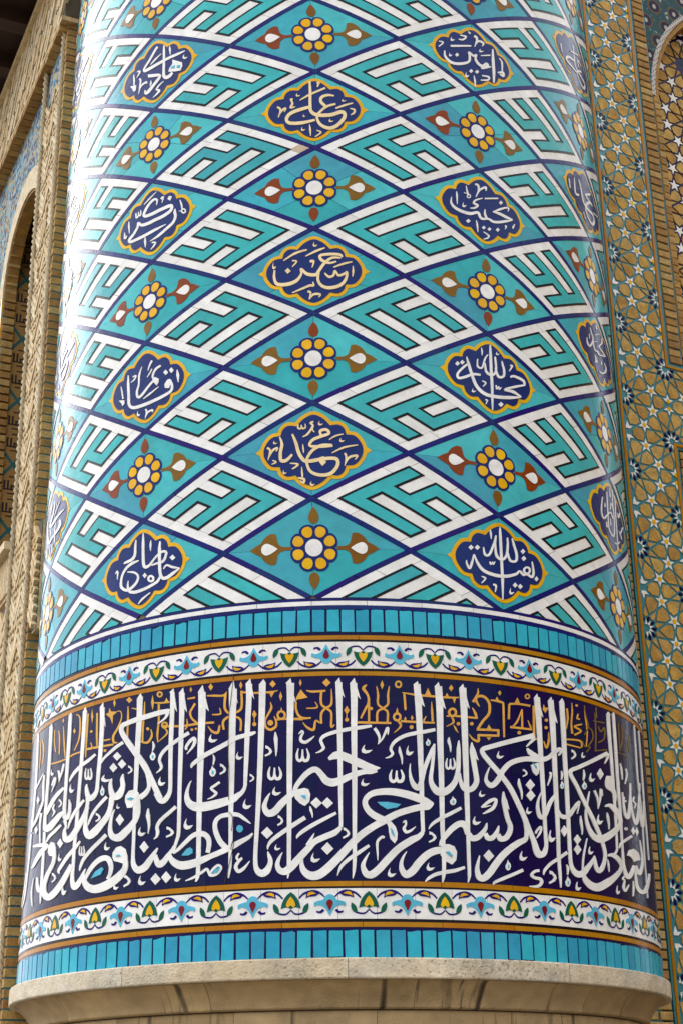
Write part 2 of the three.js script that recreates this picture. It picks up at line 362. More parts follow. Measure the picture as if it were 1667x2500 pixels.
{
  const stuff = new CylB();
  for (let c = -5; c <= 5; c += 2) for (let r = RMIN + 1; r <= RMAX; r++) {
    const Lf = node(c - 1, r), Rt = node(c + 1, r), Tp = node(c, r - 0.5), Bt = r + 0.5 > RMAX ? sub2([Lf[0] + Rt[0], Lf[1] + Rt[1]], Tp) : node(c, r + 0.5);
    if (Rt[0] < T0 || Lf[0] > T1) continue;
    const mir = ((c % 4) + 4) % 4 === 3;
    const map = (p, q) => {                       // p towards the bottom corner, q towards the top one
      const P = p / 7, Q = q / 7, a = mir ? Rt : Lf, z = mir ? Lf : Rt;
      return [0, 1].map(k => a[k] * (1 - P) * (1 - Q) + Bt[k] * P * (1 - Q) + Tp[k] * (1 - P) * Q + z[k] * P * Q);
    };
    const kind = ((r % 2) + 2) % 2 === 0 ? 'A' : 'B', near = Math.abs(c) <= 3, m = 0.215, g = 0.018;
    const quad = (p0, q0, p1, q1) => [map(p0, q0), map(p1, q0), map(p1, q1), map(p0, q1)];
    const c1 = rr(2, 5), c2 = rr(2, 5), c3 = rr(2.4, 4.6), c4 = rr(2.4, 4.6);
    const frame = [[m, m, 1 - g, c1 - g], [m, c1 + g, 1 - g, 7 - m], [6 + g, m, 7 - m, c2 - g], [6 + g, c2 + g, 7 - m, 7 - m],
      [1 + g, m, c3 - g, 1 - g], [c3 + g, m, 6 - g, 1 - g], [1 + g, 6 + g, c4 - g, 7 - m], [c4 + g, 6 + g, 6 - g, 7 - m]];
    const patched = c === -1 && r === 1;
    frame.forEach((f, i) => {
      const B = near ? new CylB() : stuff; B.poly(quad(...f), R + 0.0004, RC, null, HB);
      if (near && !B.empty) part(minaret, 'white_tile', B.geo(), M('white'));
    });
    if (patched) { const B = new CylB(); B.poly([map(m, m), map(1, m), map(1, 1), map(m, 1)], R + 0.0012, RC); part(minaret, 'repair_patch', B.geo(), M('patch')).userData.label = 'bare beige repair in the white frame'; }
    for (const b of BARS[kind]) {
      const B = near ? new CylB() : stuff; B.poly(quad(...b), R + 0.0004, RC, null, HB);
      if (near && !B.empty) part(minaret, 'white_bar', B.geo(), M('white'));
    }
    const O = new CylB(); O.poly(grow(LET[kind], 0.1).map(v => map(...v)), R + 0.002, RC, null, HB);
    if (!O.empty) {
      const I = new CylB(); I.poly(grow(LET[kind], -0.1).map(v => map(...v)), R + 0.0036, R, null, HB);
      const outs = r === RMAX ? pieces(O) : [O.geo()], ins = r === RMAX ? pieces(I) : [I.geo()];
      const os = outs.map(g => part(minaret, 'square_letter', g, M('ink')));
      for (const g of ins) {
        g.computeBoundingSphere(); const c = g.boundingSphere.center;
        const own = os.reduce((b, m) => { m.geometry.computeBoundingSphere(); const d = m.geometry.boundingSphere.center.distanceTo(c); return d < b[0] ? [d, m] : b; }, [9, os[0]])[1];
        part(own, 'teal_inlay', g, M('teal'));
      }
    }
  }
  const s = part(minaret, 'white_tile', stuff.geo(), M('white', 0)); s.userData.kind = 'stuff';
}
// --- turquoise diamonds with a flower or an inscribed medallion
const curve = (pts, close = true) => {            // points [x, y]; a third entry 1 marks a corner
  const n = pts.length, out = [];
  for (let i = 0; i < n; i++) {
    const a = pts[(i + n - 1) % n], b = pts[i], c = pts[(i + 1) % n], d = pts[(i + 2) % n];
    const A = b[2] ? b : a, D = c[2] ? c : d;
    for (let k = 0; k < 5; k++) {
      const t = k / 5, t2 = t * t, t3 = t2 * t;
      out.push([0, 1].map(j => 0.5 * (2 * b[j] + (c[j] - A[j]) * t + (2 * A[j] - 5 * b[j] + 4 * c[j] - D[j]) * t2 + (3 * b[j] - A[j] - 3 * c[j] + D[j]) * t3)));
    }
  }
  return out;
};
// medallion outline in units of 0.1 m (right upper quadrant mirrored)
const MED = (() => {
  const q = [[0, 1.66], [0.42, 1.48], [0.75, 1.14, 1], [1.12, 1.18], [1.36, 1.0], [1.45, 0.72, 1], [1.84, 0.66], [2.12, 0.32], [2.2, 0, 0]];
  const all = [...q, ...q.slice(0, -1).reverse().map(p => [p[0], -p[1], p[2]])];
  const left = all.slice(1, -1).reverse().map(p => [-p[0], p[1], p[2]]);
  return curve([...all, ...left]).map(p => [p[0] * 0.1, p[1] * 0.1]);
})();
function growSmooth(poly, d) {
  const n = poly.length; let ar = 0; poly.forEach((a, i) => { const b = poly[(i + 1) % n]; ar += a[0] * b[1] - b[0] * a[1]; });
  const s = ar > 0 ? 1 : -1;
  return poly.map((v, i) => {
    const a = poly[(i + n - 1) % n], b = poly[(i + 1) % n], dx = b[0] - a[0], dy = b[1] - a[1], l = Math.hypot(dx, dy) || 1;
    return [v[0] + dy / l * d * s, v[1] - dx / l * d * s];
  });
}
const MEDY = (() => {                             // gold rim with its two side points
  const g = growSmooth(MED, 0.0165), out = [];
  for (let i = 0; i < g.length; i++) {
    const p = g[i]; out.push(p);
  }
  return out;
})();
const circ = (x, y, r, n = 20, ry) => Array.from({ length: n }, (_, i) => [x + r * Math.cos(i / n * 2 * Math.PI), y + (ry || r) * Math.sin(i / n * 2 * Math.PI)]);
const SCALLOP = Array.from({ length: 96 }, (_, i) => { const a = i / 96 * 2 * Math.PI, k = Math.abs(Math.cos(4 * (a - Math.PI / 8))); const r = 0.091 + 0.0175 * Math.pow(k, 0.55); return [r * Math.cos(a), r * Math.sin(a)]; });
const PETAL = a => curve([[0.05, 0.0, 0], [0.058, 0.0165], [0.080, 0.0235], [0.0965, 0.012], [0.0965, -0.012], [0.080, -0.0235], [0.058, -0.0165]]).map(p => [p[0] * Math.cos(a) - p[1] * Math.sin(a), p[0] * Math.sin(a) + p[1] * Math.cos(a)]);
const LEAF = s => curve([[0, s * 0.108, 1], [0.014, s * 0.113], [0.0235, s * 0.135], [0.015, s * 0.163], [0, s * 0.184, 1], [-0.015, s * 0.163], [-0.0235, s * 0.135], [-0.014, s * 0.113]]);
const PALM = s => curve([[0.1, -0.008, 1], [0.135, -0.009], [0.158, -0.024], [0.168, -0.066, 1], [0.192, -0.068], [0.219, -0.052], [0.236, -0.028, 1], [0.258, -0.018], [0.286, 0, 1], [0.258, 0.018], [0.236, 0.028, 1], [0.219, 0.052], [0.192, 0.068], [0.168, 0.066, 1], [0.158, 0.024], [0.135, 0.009], [0.1, 0.008, 1]]).map(p => [p[0] * s, p[1]]);
const DROP = s => curve([[0.160, 0, 1], [0.185, 0.017], [0.212, 0.026], [0.231, 0.012], [0.231, -0.012], [0.212, -0.026], [0.185, -0.017]]).map(p => [p[0] * s, p[1]]);
const medallions = {};                            // "c,r" -> mesh, to hang the writing on
for (let c = -6; c <= 6; c += 2) for (let i = RMIN; i < RMAX; i++) {
  const r = i + 0.5, Tp = node(c, i), Bt = node(c, i + 1), Lf = node(c - 1, r), Rt = node(c + 1, r);
  if (Rt[0] < T0 || Lf[0] > T1) continue;
  const cen = [(Tp[0] + Bt[0] + Lf[0] + Rt[0]) / 4, (Tp[1] + Bt[1] + Lf[1] + Rt[1]) / 4];
  const ux = [(Rt[0] - Lf[0]) / 0.836, (Rt[1] - Lf[1]) / 0.836], uy = [(Tp[0] - Bt[0]) / 0.4446, (Tp[1] - Bt[1]) / 0.4446];
  const map = p => [cen[0] + p[0] * ux[0] + p[1] * uy[0], cen[1] + p[0] * ux[1] + p[1] * uy[1]];
  const ins = 0.945;                              // field tiles stop at the navy strips
  const co = [Tp, Rt, Bt, Lf].map(v => add2(cen, sub2(v, cen), ins));
  const jx = [rr(-0.03, 0.03), rr(-0.02, 0.02)];
  const mid = k => { const a = co[k], b = co[(k + 1) % 4], t = rr(0.35, 0.65); return [a[0] + (b[0] - a[0]) * t, a[1] + (b[1] - a[1]) * t]; };
  const mids = [0, 1, 2, 3].map(mid), ctr = map(jx);
  const cuts = rnd() < 0.5 ? [[mids[0], co[1], mids[1]], [mids[1], co[2], mids[2]], [mids[2], co[3], mids[3]], [mids[3], co[0], mids[0]]] : [[co[0], mids[0], co[1]], [co[1], mids[1], co[2]], [co[2], mids[2], co[3]], [co[3], mids[3], co[0]]];
  const stuff = Math.abs(c) > 4;
  for (const k of cuts) {                         // each field tile shrunk a hair so that the joint shows
    const poly = [ctr, ...k].filter((v, n, a) => !n || Math.hypot(v[0] - a[n - 1][0], v[1] - a[n - 1][1]) > 1e-4);
    const pc = poly.reduce((s, v) => [s[0] + v[0] / poly.length, s[1] + v[1] / poly.length], [0, 0]);
    const q = poly.map(v => { const d = sub2(v, pc), l = Math.hypot(d[0] * R, d[1]); return add2(pc, d, 1 - 0.0015 / l); });
    const B = new CylB(); B.poly(q, R, RC, null, HB); if (!B.empty) part(minaret, 'turquoise_tile', B.geo(), M('turq'));
  }
  const med = (((i - (c % 4 === 0 ? 0 : 1)) % 2) + 2) % 2 === 0;
  const P = (pts, top, base, hole) => new CylB().poly(pts.map(map), top, base, hole && hole.map(map)).geo();
  if (med) {
    const o = part(minaret, 'medallion', P(MED, R + 0.0032, R - 0.002), M('navy', 2));
    part(o, 'gold_rim', P(MEDY, R + 0.0021, R - 0.002), M('yellow'));
    for (const s of [-1, 1]) part(o, 'rim_point', P([[s * 0.233, -0.017], [s * 0.257, 0], [s * 0.233, 0.017]], R + 0.0019, R - 0.002), M('yellow'));
    medallions[c + ',' + r] = { o, map };
  } else {
    const o = part(minaret, 'flower', P(SCALLOP, R + 0.0022, R - 0.002), M('navy', 1));
    for (let k = 0; k < 8; k++) part(o, 'petal', P(PETAL(Math.PI / 8 + k * Math.PI / 4), R + 0.0038, R), M('yellow'));
    part(o, 'flower_center', P(circ(0, 0, 0.0385, 24), R + 0.0038, R), M('white'));
    for (const s of [-1, 1]) {
      part(o, 'leaf', P(LEAF(s), R + 0.0019, R - 0.002), M('brown'));
      part(o, 'palmette', P(PALM(s), R + 0.0016, R - 0.002), M('brown'));
      part(o, 'palmette_drop', P(DROP(s), R + 0.0034, R), M('white'));
    }
  }
}
// --- rings
function ring(name, h0, h1, mat, proud, step) {   // a ring of tiles, each a piece of its own
  if (!step) { const B = new CylB(); B.rect(T0, T1, h0, h1, R + proud, RC); return [part(minaret, name, B.geo(), M(mat))]; }
  const out = [];
  for (let t = T0; t < T1; t += step) {
    const w = Math.min(step, T1 - t), B = new CylB(); B.rect(t + 0.0007, t + w - 0.0007, h0 + rr(0, 0.0006), h1 - rr(0, 0.0006), R + proud + rr(-0.0004, 0.0004), RC);
    out.push(part(minaret, name, B.geo(), M(mat)));
  }
  return out;
}
ring('navy_line', 3.6885, 3.6995, 'navy', 0.001, 0.22);
ring('white_line', 3.668, 3.6875, 'white', 0.001, 0.155);
function brickRing(h0, h1, top) {
  const B = new CylB(); B.rect(T0, T1, h0 - 0.012, h1 + 0.018, R - 0.001, RC);
  const base = part(minaret, 'navy_joint_band', B.geo(), M('deepnavy'));
  const st = 0.0405;
  for (let t = T0 + 0.01; t < T1 - st; t += st) {
    const a = t + 0.0029, b = t + st - 0.0029, e = () => rr(-0.0009, 0.0009), ch = rnd() < 0.2 ? rr(0.002, 0.008) : 0, lo = top ? 0 : rr(-0.004, 0.002);
    const q = [[a + e(), h0 + lo + e() * 2], [b + e(), h0 + lo + e() * 2], [b + e(), h1 + e() * 2 - (rnd() < 0.5 ? ch : 0)], [b - 0.008, h1 + e() * 1.5], [a + 0.008, h1 + e() * 1.5 - ch], [a + e(), h1 + e() * 2 - ch]];
    part(base, 'turquoise_brick', new CylB().poly(q, R + 0.0022 + rr(-0.0006, 0.0006), RC).geo(), M('brickTurq'));
  }
}
brickRing(3.552, 3.648, true);
ring('gold_line', 3.5188, 3.5379, 'gold', 0.001, 0.21);
ring('dark_line', 3.5100, 3.5182, 'ink', 0.0008);
ring('dark_line', 3.3842, 3.3932, 'ink', 0.0008);
ring('gold_line', 3.3645, 3.3832, 'gold', 0.001, 0.21);
ring('gold_line', 2.5150, 2.5352, 'gold', 0.001, 0.21);
ring('dark_line', 2.5082, 2.5145, 'ink', 0.0008);
ring('dark_line', 2.3800, 2.3898, 'ink', 0.0008);
ring('gold_line', 2.3600, 2.3792, 'gold', 0.001, 0.21);
brickRing(2.2465, 2.3475, false);
{ // the navy line under the upper white one
  ring('navy_line', 3.6500, 3.6672, 'navy', 0.0016, 0.3);
}
// --- the two flowered bands
function floralBand(h0, h1, first, up) {          // up: 1 the buds point down from scrolls below, -1 mirrored
  const B = new CylB(); B.rect(T0, T1, h0, h1, R - 0.003, RC);
  const band = part(minaret, 'flowered_band', B.geo(), MAT.mortar[0]);
  for (let t = T0; t < T1; t += 0.101) part(band, 'white_tile', new CylB().rect(t + 0.0005, Math.min(T1, t + 0.101) - 0.0005, h0, h1, R + 0.0004, RC).geo(), M('white'));
  const hc = (h0 + h1) / 2, PER = 0.202;
  const start = first - Math.ceil((first - T0) / PER) * PER;
  for (let t = start; t < T1 + PER; t += PER) {
    const mk = (list) => list.map(p => [t + p[0] / R, hc + p[1] * up]);
    const ok = t > T0 + 0.05 && t < T1 - 0.05, ok2 = t + PER / 2 > T0 + 0.05 && t + PER / 2 < T1 - 0.05;
    const S = (pts, mat, name, rad) => { const b = new CylB(); stroke(b, pts, (x, y) => [t + x / R, hc + y * up], R + rad, R - 0.001); part(band, name, b.geo(), mat); };
    if (ok) {                                     // green tulip, pointing down when up = 1
      const body = curve([[0, -0.047, 1], [0.018, -0.032], [0.033, -0.008], [0.039, 0.016, 1], [0.014, 0.011], [0, 0.019, 1], [-0.014, 0.011], [-0.039, 0.016, 1], [-0.033, -0.008], [-0.018, -0.032]]);
      part(band, 'tulip', new CylB().poly(mk(body), R + 0.0026, R - 0.001).geo(), M('green'));
      part(band, 'tulip_heart', new CylB().poly(mk(curve([[0, -0.030, 1], [0.012, -0.014], [0.018, 0.004], [0.010, 0.011], [0, 0.005], [-0.010, 0.011], [-0.018, 0.004], [-0.012, -0.014]])), R + 0.0038, R).geo(), M('yellow'));
      for (const s of [-1, 1]) {
        S([[0, 0.022, 0.004], [s * 0.018, 0.037, 0.0065], [s * 0.042, 0.036, 0.007], [s * 0.060, 0.028, 0.006]], M('navy', 0), 'scroll', 0.0016);
        part(band, 'leaf', new CylB().poly(mk(curve([[s * 0.046, 0.034, 1], [s * 0.062, 0.030], [s * 0.070, 0.012], [s * 0.068, -0.004, 1], [s * 0.054, 0.006], [s * 0.047, 0.020]])), R + 0.0026, R - 0.001).geo(), M('green'));
        S([[s * 0.032, -0.022, 0.006], [s * 0.052, -0.040, 0.008], [s * 0.085, -0.049, 0.009], [s * 0.112, -0.042, 0.008], [s * 0.134, -0.024, 0.004]], M('navy', 0), 'scroll', 0.0014);
        part(band, 'scroll_leaf', new CylB().poly(mk(curve([[s * 0.058, -0.022, 1], [s * 0.072, -0.027], [s * 0.098, -0.030], [s * 0.112, -0.040, 1], [s * 0.090, -0.052], [s * 0.066, -0.047]])), R + 0.0021, R - 0.001).geo(), M('navy', 0));
        part(band, 'leaf_heart', new CylB().poly(mk(curve([[s * 0.064, -0.029, 1], [s * 0.080, -0.035], [s * 0.100, -0.039, 1], [s * 0.084, -0.046], [s * 0.069, -0.042]])), R + 0.0033, R).geo(), M('yellow'));
      }
    }
    if (ok2) {                                    // sky-blue flower with a red drop
      const mk2 = l => l.map(p => [t + PER / 2 + p[0] / R, hc + p[1] * up]);
      const f = curve([[0, 0.047, 1], [0.014, 0.022], [0.026, 0.010, 1], [0.046, 0.005], [0.058, 0.010], [0.060, -0.004], [0.040, -0.012], [0.026, -0.014, 1], [0.016, -0.030], [0, -0.036], [-0.016, -0.030], [-0.026, -0.014, 1], [-0.040, -0.012], [-0.060, -0.004], [-0.058, 0.010], [-0.046, 0.005], [-0.026, 0.010, 1], [-0.014, 0.022]]);
      part(band, 'blue_flower', new CylB().poly(mk2(f), R + 0.0026, R - 0.001).geo(), M('sky'));
      part(band, 'red_drop', new CylB().poly(mk2(curve([[0, 0.028, 1], [0.009, 0.010], [0.013, -0.004], [0.006, -0.014], [-0.006, -0.014], [-0.013, -0.004], [-0.009, 0.010]])), R + 0.0038, R).geo(), M('red'));
      for (const s of [-1, 1]) part(band, 'bud', new CylB().poly(mk2(curve([[s * 0.020, 0.026, 1], [s * 0.032, 0.036], [s * 0.049, 0.034], [s * 0.052, 0.026, 1], [s * 0.038, 0.028], [s * 0.028, 0.020]])), R + 0.0018, R - 0.001).geo(), M('navy', 0));
    }
  }
}
floralBand(3.3942, 3.509, -0.131, 1);
floralBand(2.3908, 2.5072, -0.126, -1);
// --- dark blue inscription band
const inscr = part(minaret, 'inscription_band', new CylB().rect(T0, T1, 2.536, 3.3637, R - 0.004, RC).geo(), MAT.mortar[0]);
for (let k = 0, t = T0; t < T1; k++) {
  const w = Math.min(rr(0.11, 0.17), T1 - t); let h = 2.5362;
  while (h < 3.363) { const d = 3.363 - h < 0.34 ? 3.363 - h : rr(0.18, 0.30); part(inscr, 'navy_tile', new CylB().rect(t + 0.0004, t + w - 0.0004, h + 0.0006, h + d - 0.0006, R + rr(-0.0003, 0.0003), RC).geo(), M('deepnavy')); h += d; }
  t += w;
}

// ================================================================ writing, traced in photo crops and laid on the tiles
const CROP = { A: [400, 1640, 4.523], B: [640, 1630, 4.523], C: [880, 1640, 4.523], D: [1120, 1650, 4.523], E: [1370, 1680, 4.524], F: [180, 1660, 4.523], G: [50, 1700, 4.524],
  a: [500, 0, 2.8], b: [500, 520, 2.8], c: [500, 1000, 2.8], d: [960, 0, 2.8], e: [960, 520, 2.8], f: [960, 1040, 2.8],
  h: [295, 90, 8.25], i: [285, 455, 8.25], j: [270, 850, 4.48], k: [255, 1280, 4.267], n: [1070, 430, 4.267], p: [1380, 780, 7.467], q: [1440, 1170, 6.72], r: [110, 1200, 7.47] };
let layer = 0;
// s stroke, v upright with a cut head (apex, shoulder, barb tip, then the stem), t tick, d hook, w crown, o drop, q lozenge, P shape, Z inlay, O ring
function writeOn(parent, crop, text, mat, base, inlay, name) {
  const [ox, oy, sc] = CROP[crop], map = (x, y) => toCyl(ox + x / sc, oy + y / sc);
  for (const line of text.trim().split('\n')) {
    const tok = line.trim().split(/\s+/), k = tok[0], nums = tok.slice(1).map(s => s.split(',').map(Number));
    const top = R + base + (layer++ % 7) * 0.00022, lo = R - 0.001, B = new CylB();
    const glyphPoly = (pts, b) => pts.map(p => map(b[0] + p[0] * (b[2] - b[0]), b[1] + p[1] * (b[3] - b[1])));
    let nm = name;
    if (k === 's') { let w = 20; stroke(B, nums.map(p => { if (p[2] !== undefined) w = p[2]; return [p[0], p[1], w]; }), map, top, lo); }
    else if (k === 'v') {
      const [ap, sh, bt, ...path] = nums; let w = 20; const pp = path.map(p => { if (p[2] !== undefined) w = p[2]; return [p[0], p[1], w]; });
      stroke(B, pp, map, top, lo);
      const w0 = pp[0][2] / 2, x0 = pp[0][0], y0 = pp[0][1];
      const head = bt[1] > y0 + 20 ? [ap, sh, [x0 - w0, y0 + 6], [x0 + w0 * 0.5, bt[1] - 60], bt] : [ap, sh, [x0 - w0, y0 + 6], [x0 + w0, y0 + 6], bt];
      B.poly(head.map(p => map(p[0], p[1])), top + 0.0003, lo);
    }
    else if (k === 't') { B.poly(glyphPoly([[0.32, 0], [0.24, 0.42], [0.42, 0.66], [1, 0.6], [0.66, 0.92], [0.34, 1], [0.06, 0.88], [0, 0.62], [0.12, 0.3]], nums[0]), top, lo); nm = 'vowel_mark'; }
    else if (k === 'd') { B.poly(glyphPoly([[0.1, 0], [0.45, 0.08], [0.88, 0.34], [1, 0.58], [0.75, 0.8], [0.1, 1], [0.02, 0.86], [0.52, 0.68], [0.66, 0.5], [0.42, 0.3], [0.12, 0.26]], nums[0]), top, lo); nm = 'vowel_mark'; }
    else if (k === 'w') {
      const b = nums[0], W = b[2] - b[0], H = b[3] - b[1], g = p => [b[0] + p[0] * W, b[1] + p[1] * H, p[2] * W];
      stroke(B, [[0.2, 0.03, 0.05], [0.1, 0.45, 0.17], [0.14, 0.8, 0.2], [0.32, 0.9, 0.2], [0.47, 0.7, 0.17], [0.5, 0.1, 0.1]].map(g), map, top, lo);
      stroke(B, [[0.5, 0.6, 0.16], [0.6, 0.88, 0.2], [0.84, 0.84, 0.22], [0.92, 0.5, 0.18], [0.78, 0.03, 0.06]].map(g), map, top + 0.0002, lo); nm = 'vowel_mark';
    }
    else if (k === 'o') {
      B.poly(glyphPoly([[0.45, 0], [0.55, 0.17], [0.9, 0.35], [1, 0.65], [0.75, 0.95], [0.4, 1], [0.1, 0.85], [0, 0.55], [0.3, 0.3]], nums[0]), top, lo); nm = 'vowel_mark';
      if (inlay) part(parent, 'letter_inlay', new CylB().poly(glyphPoly([[0.4, 0.45], [0.7, 0.5], [0.65, 0.8], [0.35, 0.75]], nums[0]), top + 0.0012, lo).geo(), inlay);
    }
    else if (k === 'q') { const [x, y] = nums[0], [a, b] = nums[1]; B.poly([[x, y - b], [x + a, y + b * 0.04], [x - a * 0.03, y + b], [x - a, y]].map(p => map(p[0], p[1])), top, lo); nm = 'lozenge_dot'; }
    else if (k === 'P') B.poly(nums.map(p => map(p[0], p[1])), top, lo);
    else if (k === 'Z') { part(parent, 'letter_inlay', new CylB().poly(nums.map(p => map(p[0], p[1])), R + base + 0.003, lo).geo(), inlay); continue; }
    else if (k === 'O') { const [x, y, r, w] = nums[0]; stroke(B, Array.from({ length: 13 }, (_, i) => [x + r * Math.cos(i * Math.PI / 6), y + r * 1.05 * Math.sin(i * Math.PI / 6), w]), map, top, lo); }
    else if (k === 'c') { const [x, y, r] = nums[0]; B.poly(circ(x, y, r, 12).map(p => map(p[0], p[1])), top, lo); nm = 'round_dot'; }
    if (!B.empty) part(parent, nm, B.geo(), mat);
  }
}
const WH = M('letter', 0), TQ = M('sky', 0), GD = M('ochre', 0);
const big = (crop, text) => writeOn(inscr, crop, text, WH, 0.003, TQ, 'letter');
const gold = (crop, text) => writeOn(inscr, crop, text, M('ochre'), 0.0008, null, 'gold_letter');
big('A', `
v 220,178 172,240 262,448 205,236,62 205,450,55 192,900,48 180,1300,42 175,1600,40 168,1790,38 150,1860,34 118,1960,28 100,2005,14
v 435,148 385,225 503,438 427,225,82 428,440,78 413,900,70 402,1300,60 394,1700,52 388,2050,48 380,2250,40 358,2320,12
v 775,95 722,190 822,352 768,190,88 768,340,84 765,420,74 758,800,70 750,1250,62 745,1600,48 742,1900,42 735,2150,34 718,2280,10
v 960,78 912,130 1003,305 945,138,72 945,300,60 930,600,58 918,900,50 905,1200,40 900,1270,36 870,1330,44 820,1370,60 760,1410,80 600,1460,95 450,1492,100 350,1490,98 290,1455,80 262,1395,56 265,1320,34 290,1240,18 312,1205,6
v 1105,85 1055,145 1130,122 1093,145,74 1088,420,70 1075,800,62 1060,1200,56 1040,1600,48 1022,1900,44 1015,2050,44 1020,2150,50 1045,2205,68 1090,2228,80 1140,2200,78 1172,2140,58 1180,2080,48 1165,2030,36 1152,1985,8
s 258,865,22 255,830,28 300,765,34 343,735,32 347,785,36 320,840,26 262,910,6
s 1020,668,20 960,690,44 800,735,48 700,795,50 560,870,50 450,930,48 330,1020,40 312,1065,10
t 500,690,600,785
s 548,915,6 562,960,24 550,1030,12
o 508,1035,582,1160
d 620,1015,695,1140
t 800,885,880,975
d 950,1130,1005,1220
s 625,1220,26 560,1265,28 530,1290,26 560,1320,28 585,1345,30 545,1385,20 488,1410,6
t 875,1405,975,1520
s 965,1680,6 900,1630,34 820,1580,44 720,1580,50 630,1600,46 580,1650,46 570,1720,50 590,1800,56 630,1880,60 690,1945,66
s 985,1785,16 940,1830,40 850,1880,56 760,1930,66 650,1985,60 520,2040,58 400,2092,78 300,2127,90 200,2140,92 130,2112,80 85,2065,58 70,2020,36
s 110,2005,24 170,1960,36 250,1880,44 330,1810,48 400,1790,64 460,1800,60 500,1850,54 505,1920,50 490,2000,44
Z 205,2032 260,1960 300,1940 325,1965 325,2005 280,2030
Z 845,1693 875,1710 883,1740 865,1770 840,1778 815,1760 808,1730 820,1703
d 30,1710,120,1835
t 225,1620,330,1745
s 245,2310,10 330,2275,26 420,2220,30 480,2180,28 500,2215,26 525,2248,34 590,2230,36 635,2170,30 610,2138,30 560,2170,28 515,2225,22
Z 540,2228 575,2185 625,2160 618,2190 585,2222
s 835,2005,16 810,2050,26 830,2080,24 870,2055,20
s 870,2060,24 820,2110,34 800,2160,40 830,2205,40 890,2170,34 955,2090,6
s 1235,665,6 1240,740,44 1245,850,28 1242,935,6
d 1118,815,1200,940
w 1145,1045,1308,1200
t 1200,1270,1300,1370`);
big('B', `
v 318,118 262,175 375,400 315,172,86 315,400,75 308,800,66 305,1200,60 303,1600,52 300,2000,46 298,2200,44 285,2330,8
v 852,110 808,165 910,335 845,165,72 850,330,68 853,600,58 858,900,54 862,1200,50 865,1500,44 870,1700,38 868,1765,40
v 1015,115 965,175 1083,350 1005,172,78 1012,350,74 1012,700,66 1015,1000,60 1018,1300,56 1018,1600,50 1018,1900,46 1018,2100,44 1012,2230,36 998,2330,6
s 868,1765,40 800,1825,66 680,1875,66 580,1925,66 500,2010,74 420,2095,78 330,2195,86 260,2250,80 200,2240,66 172,2180,50 190,2110,34 228,2040,6
s 578,1830,6 545,1890,30 500,1965,40
s 450,2060,30 437,2150,40 460,2240,70 530,2295,90 620,2290,96 720,2220,96 850,2090,90 980,1950,84 1100,1840,80 1250,1740,76 1366,1682,76
s 478,1655,46 330,1750,48 200,1840,46 110,1910,42 70,1970,26 65,2010,8
s 92,1385,6 55,1450,36 28,1540,54 70,1608,76 140,1590,80 220,1500,78 300,1425,70 352,1385,50
d 170,1630,238,1750
q 60,1825 66,66
t 140,1950,210,2020
s 1205,645,24 1100,660,40 960,680,42 800,715,40 690,755,38 650,800,34 665,850,34 680,890,34 645,925,22 592,945,6
s 405,735,6 440,705,28 455,720,22 430,770,30 435,810,36 480,825,36 540,790,24 580,755,6
w 372,888,528,1045
s 735,1012,26 800,975,80 860,970,90 960,1005,90 1080,1060,90 1200,1105,74 1300,1110,8
s 1265,1140,30 1200,1150,52 1130,1150,56 1050,1170,60 960,1205,70 870,1245,80 780,1270,88 710,1250,84 660,1190,70 610,1135,64 560,1130,64 490,1175,60 430,1240,56 380,1310,50 355,1390,50
P 340,1370 400,1345 470,1330 515,1345 535,1400 525,1480 475,1530 420,1500 370,1450
Z 430,1412 480,1408 490,1455 455,1442
q 600,1495 64,62
q 722,1495 64,62
s 530,1530,6 540,1570,32 555,1620,20 557,1660,5
s 818,1605,30 700,1665,40 560,1740,44 450,1810,42 395,1860,30 385,1890,6
q 722,1998 68,70
t 538,2040,645,2155
d 885,1765,968,1890
s 1178,1965,30 1060,2045,42 950,2120,42 870,2200,36 830,2300,6
s 1345,1880,24 1320,1870,30 1275,1910,30 1265,1960,28 1270,2050,20 1272,2130,5
P 1365,1700 1420,1700 1470,1760 1490,1830 1485,1900 1458,1942 1410,1890 1395,1820 1390,1760
Z 1410,1765 1440,1800 1460,1870 1425,1830
t 1092,850,1215,950
s 1235,670,34 1270,720,34 1290,780,26 1275,850,6
s 1275,845,8 1320,790,20 1350,730,26 1380,670,36 1385,745,6
t 1087,1225,1185,1312`);
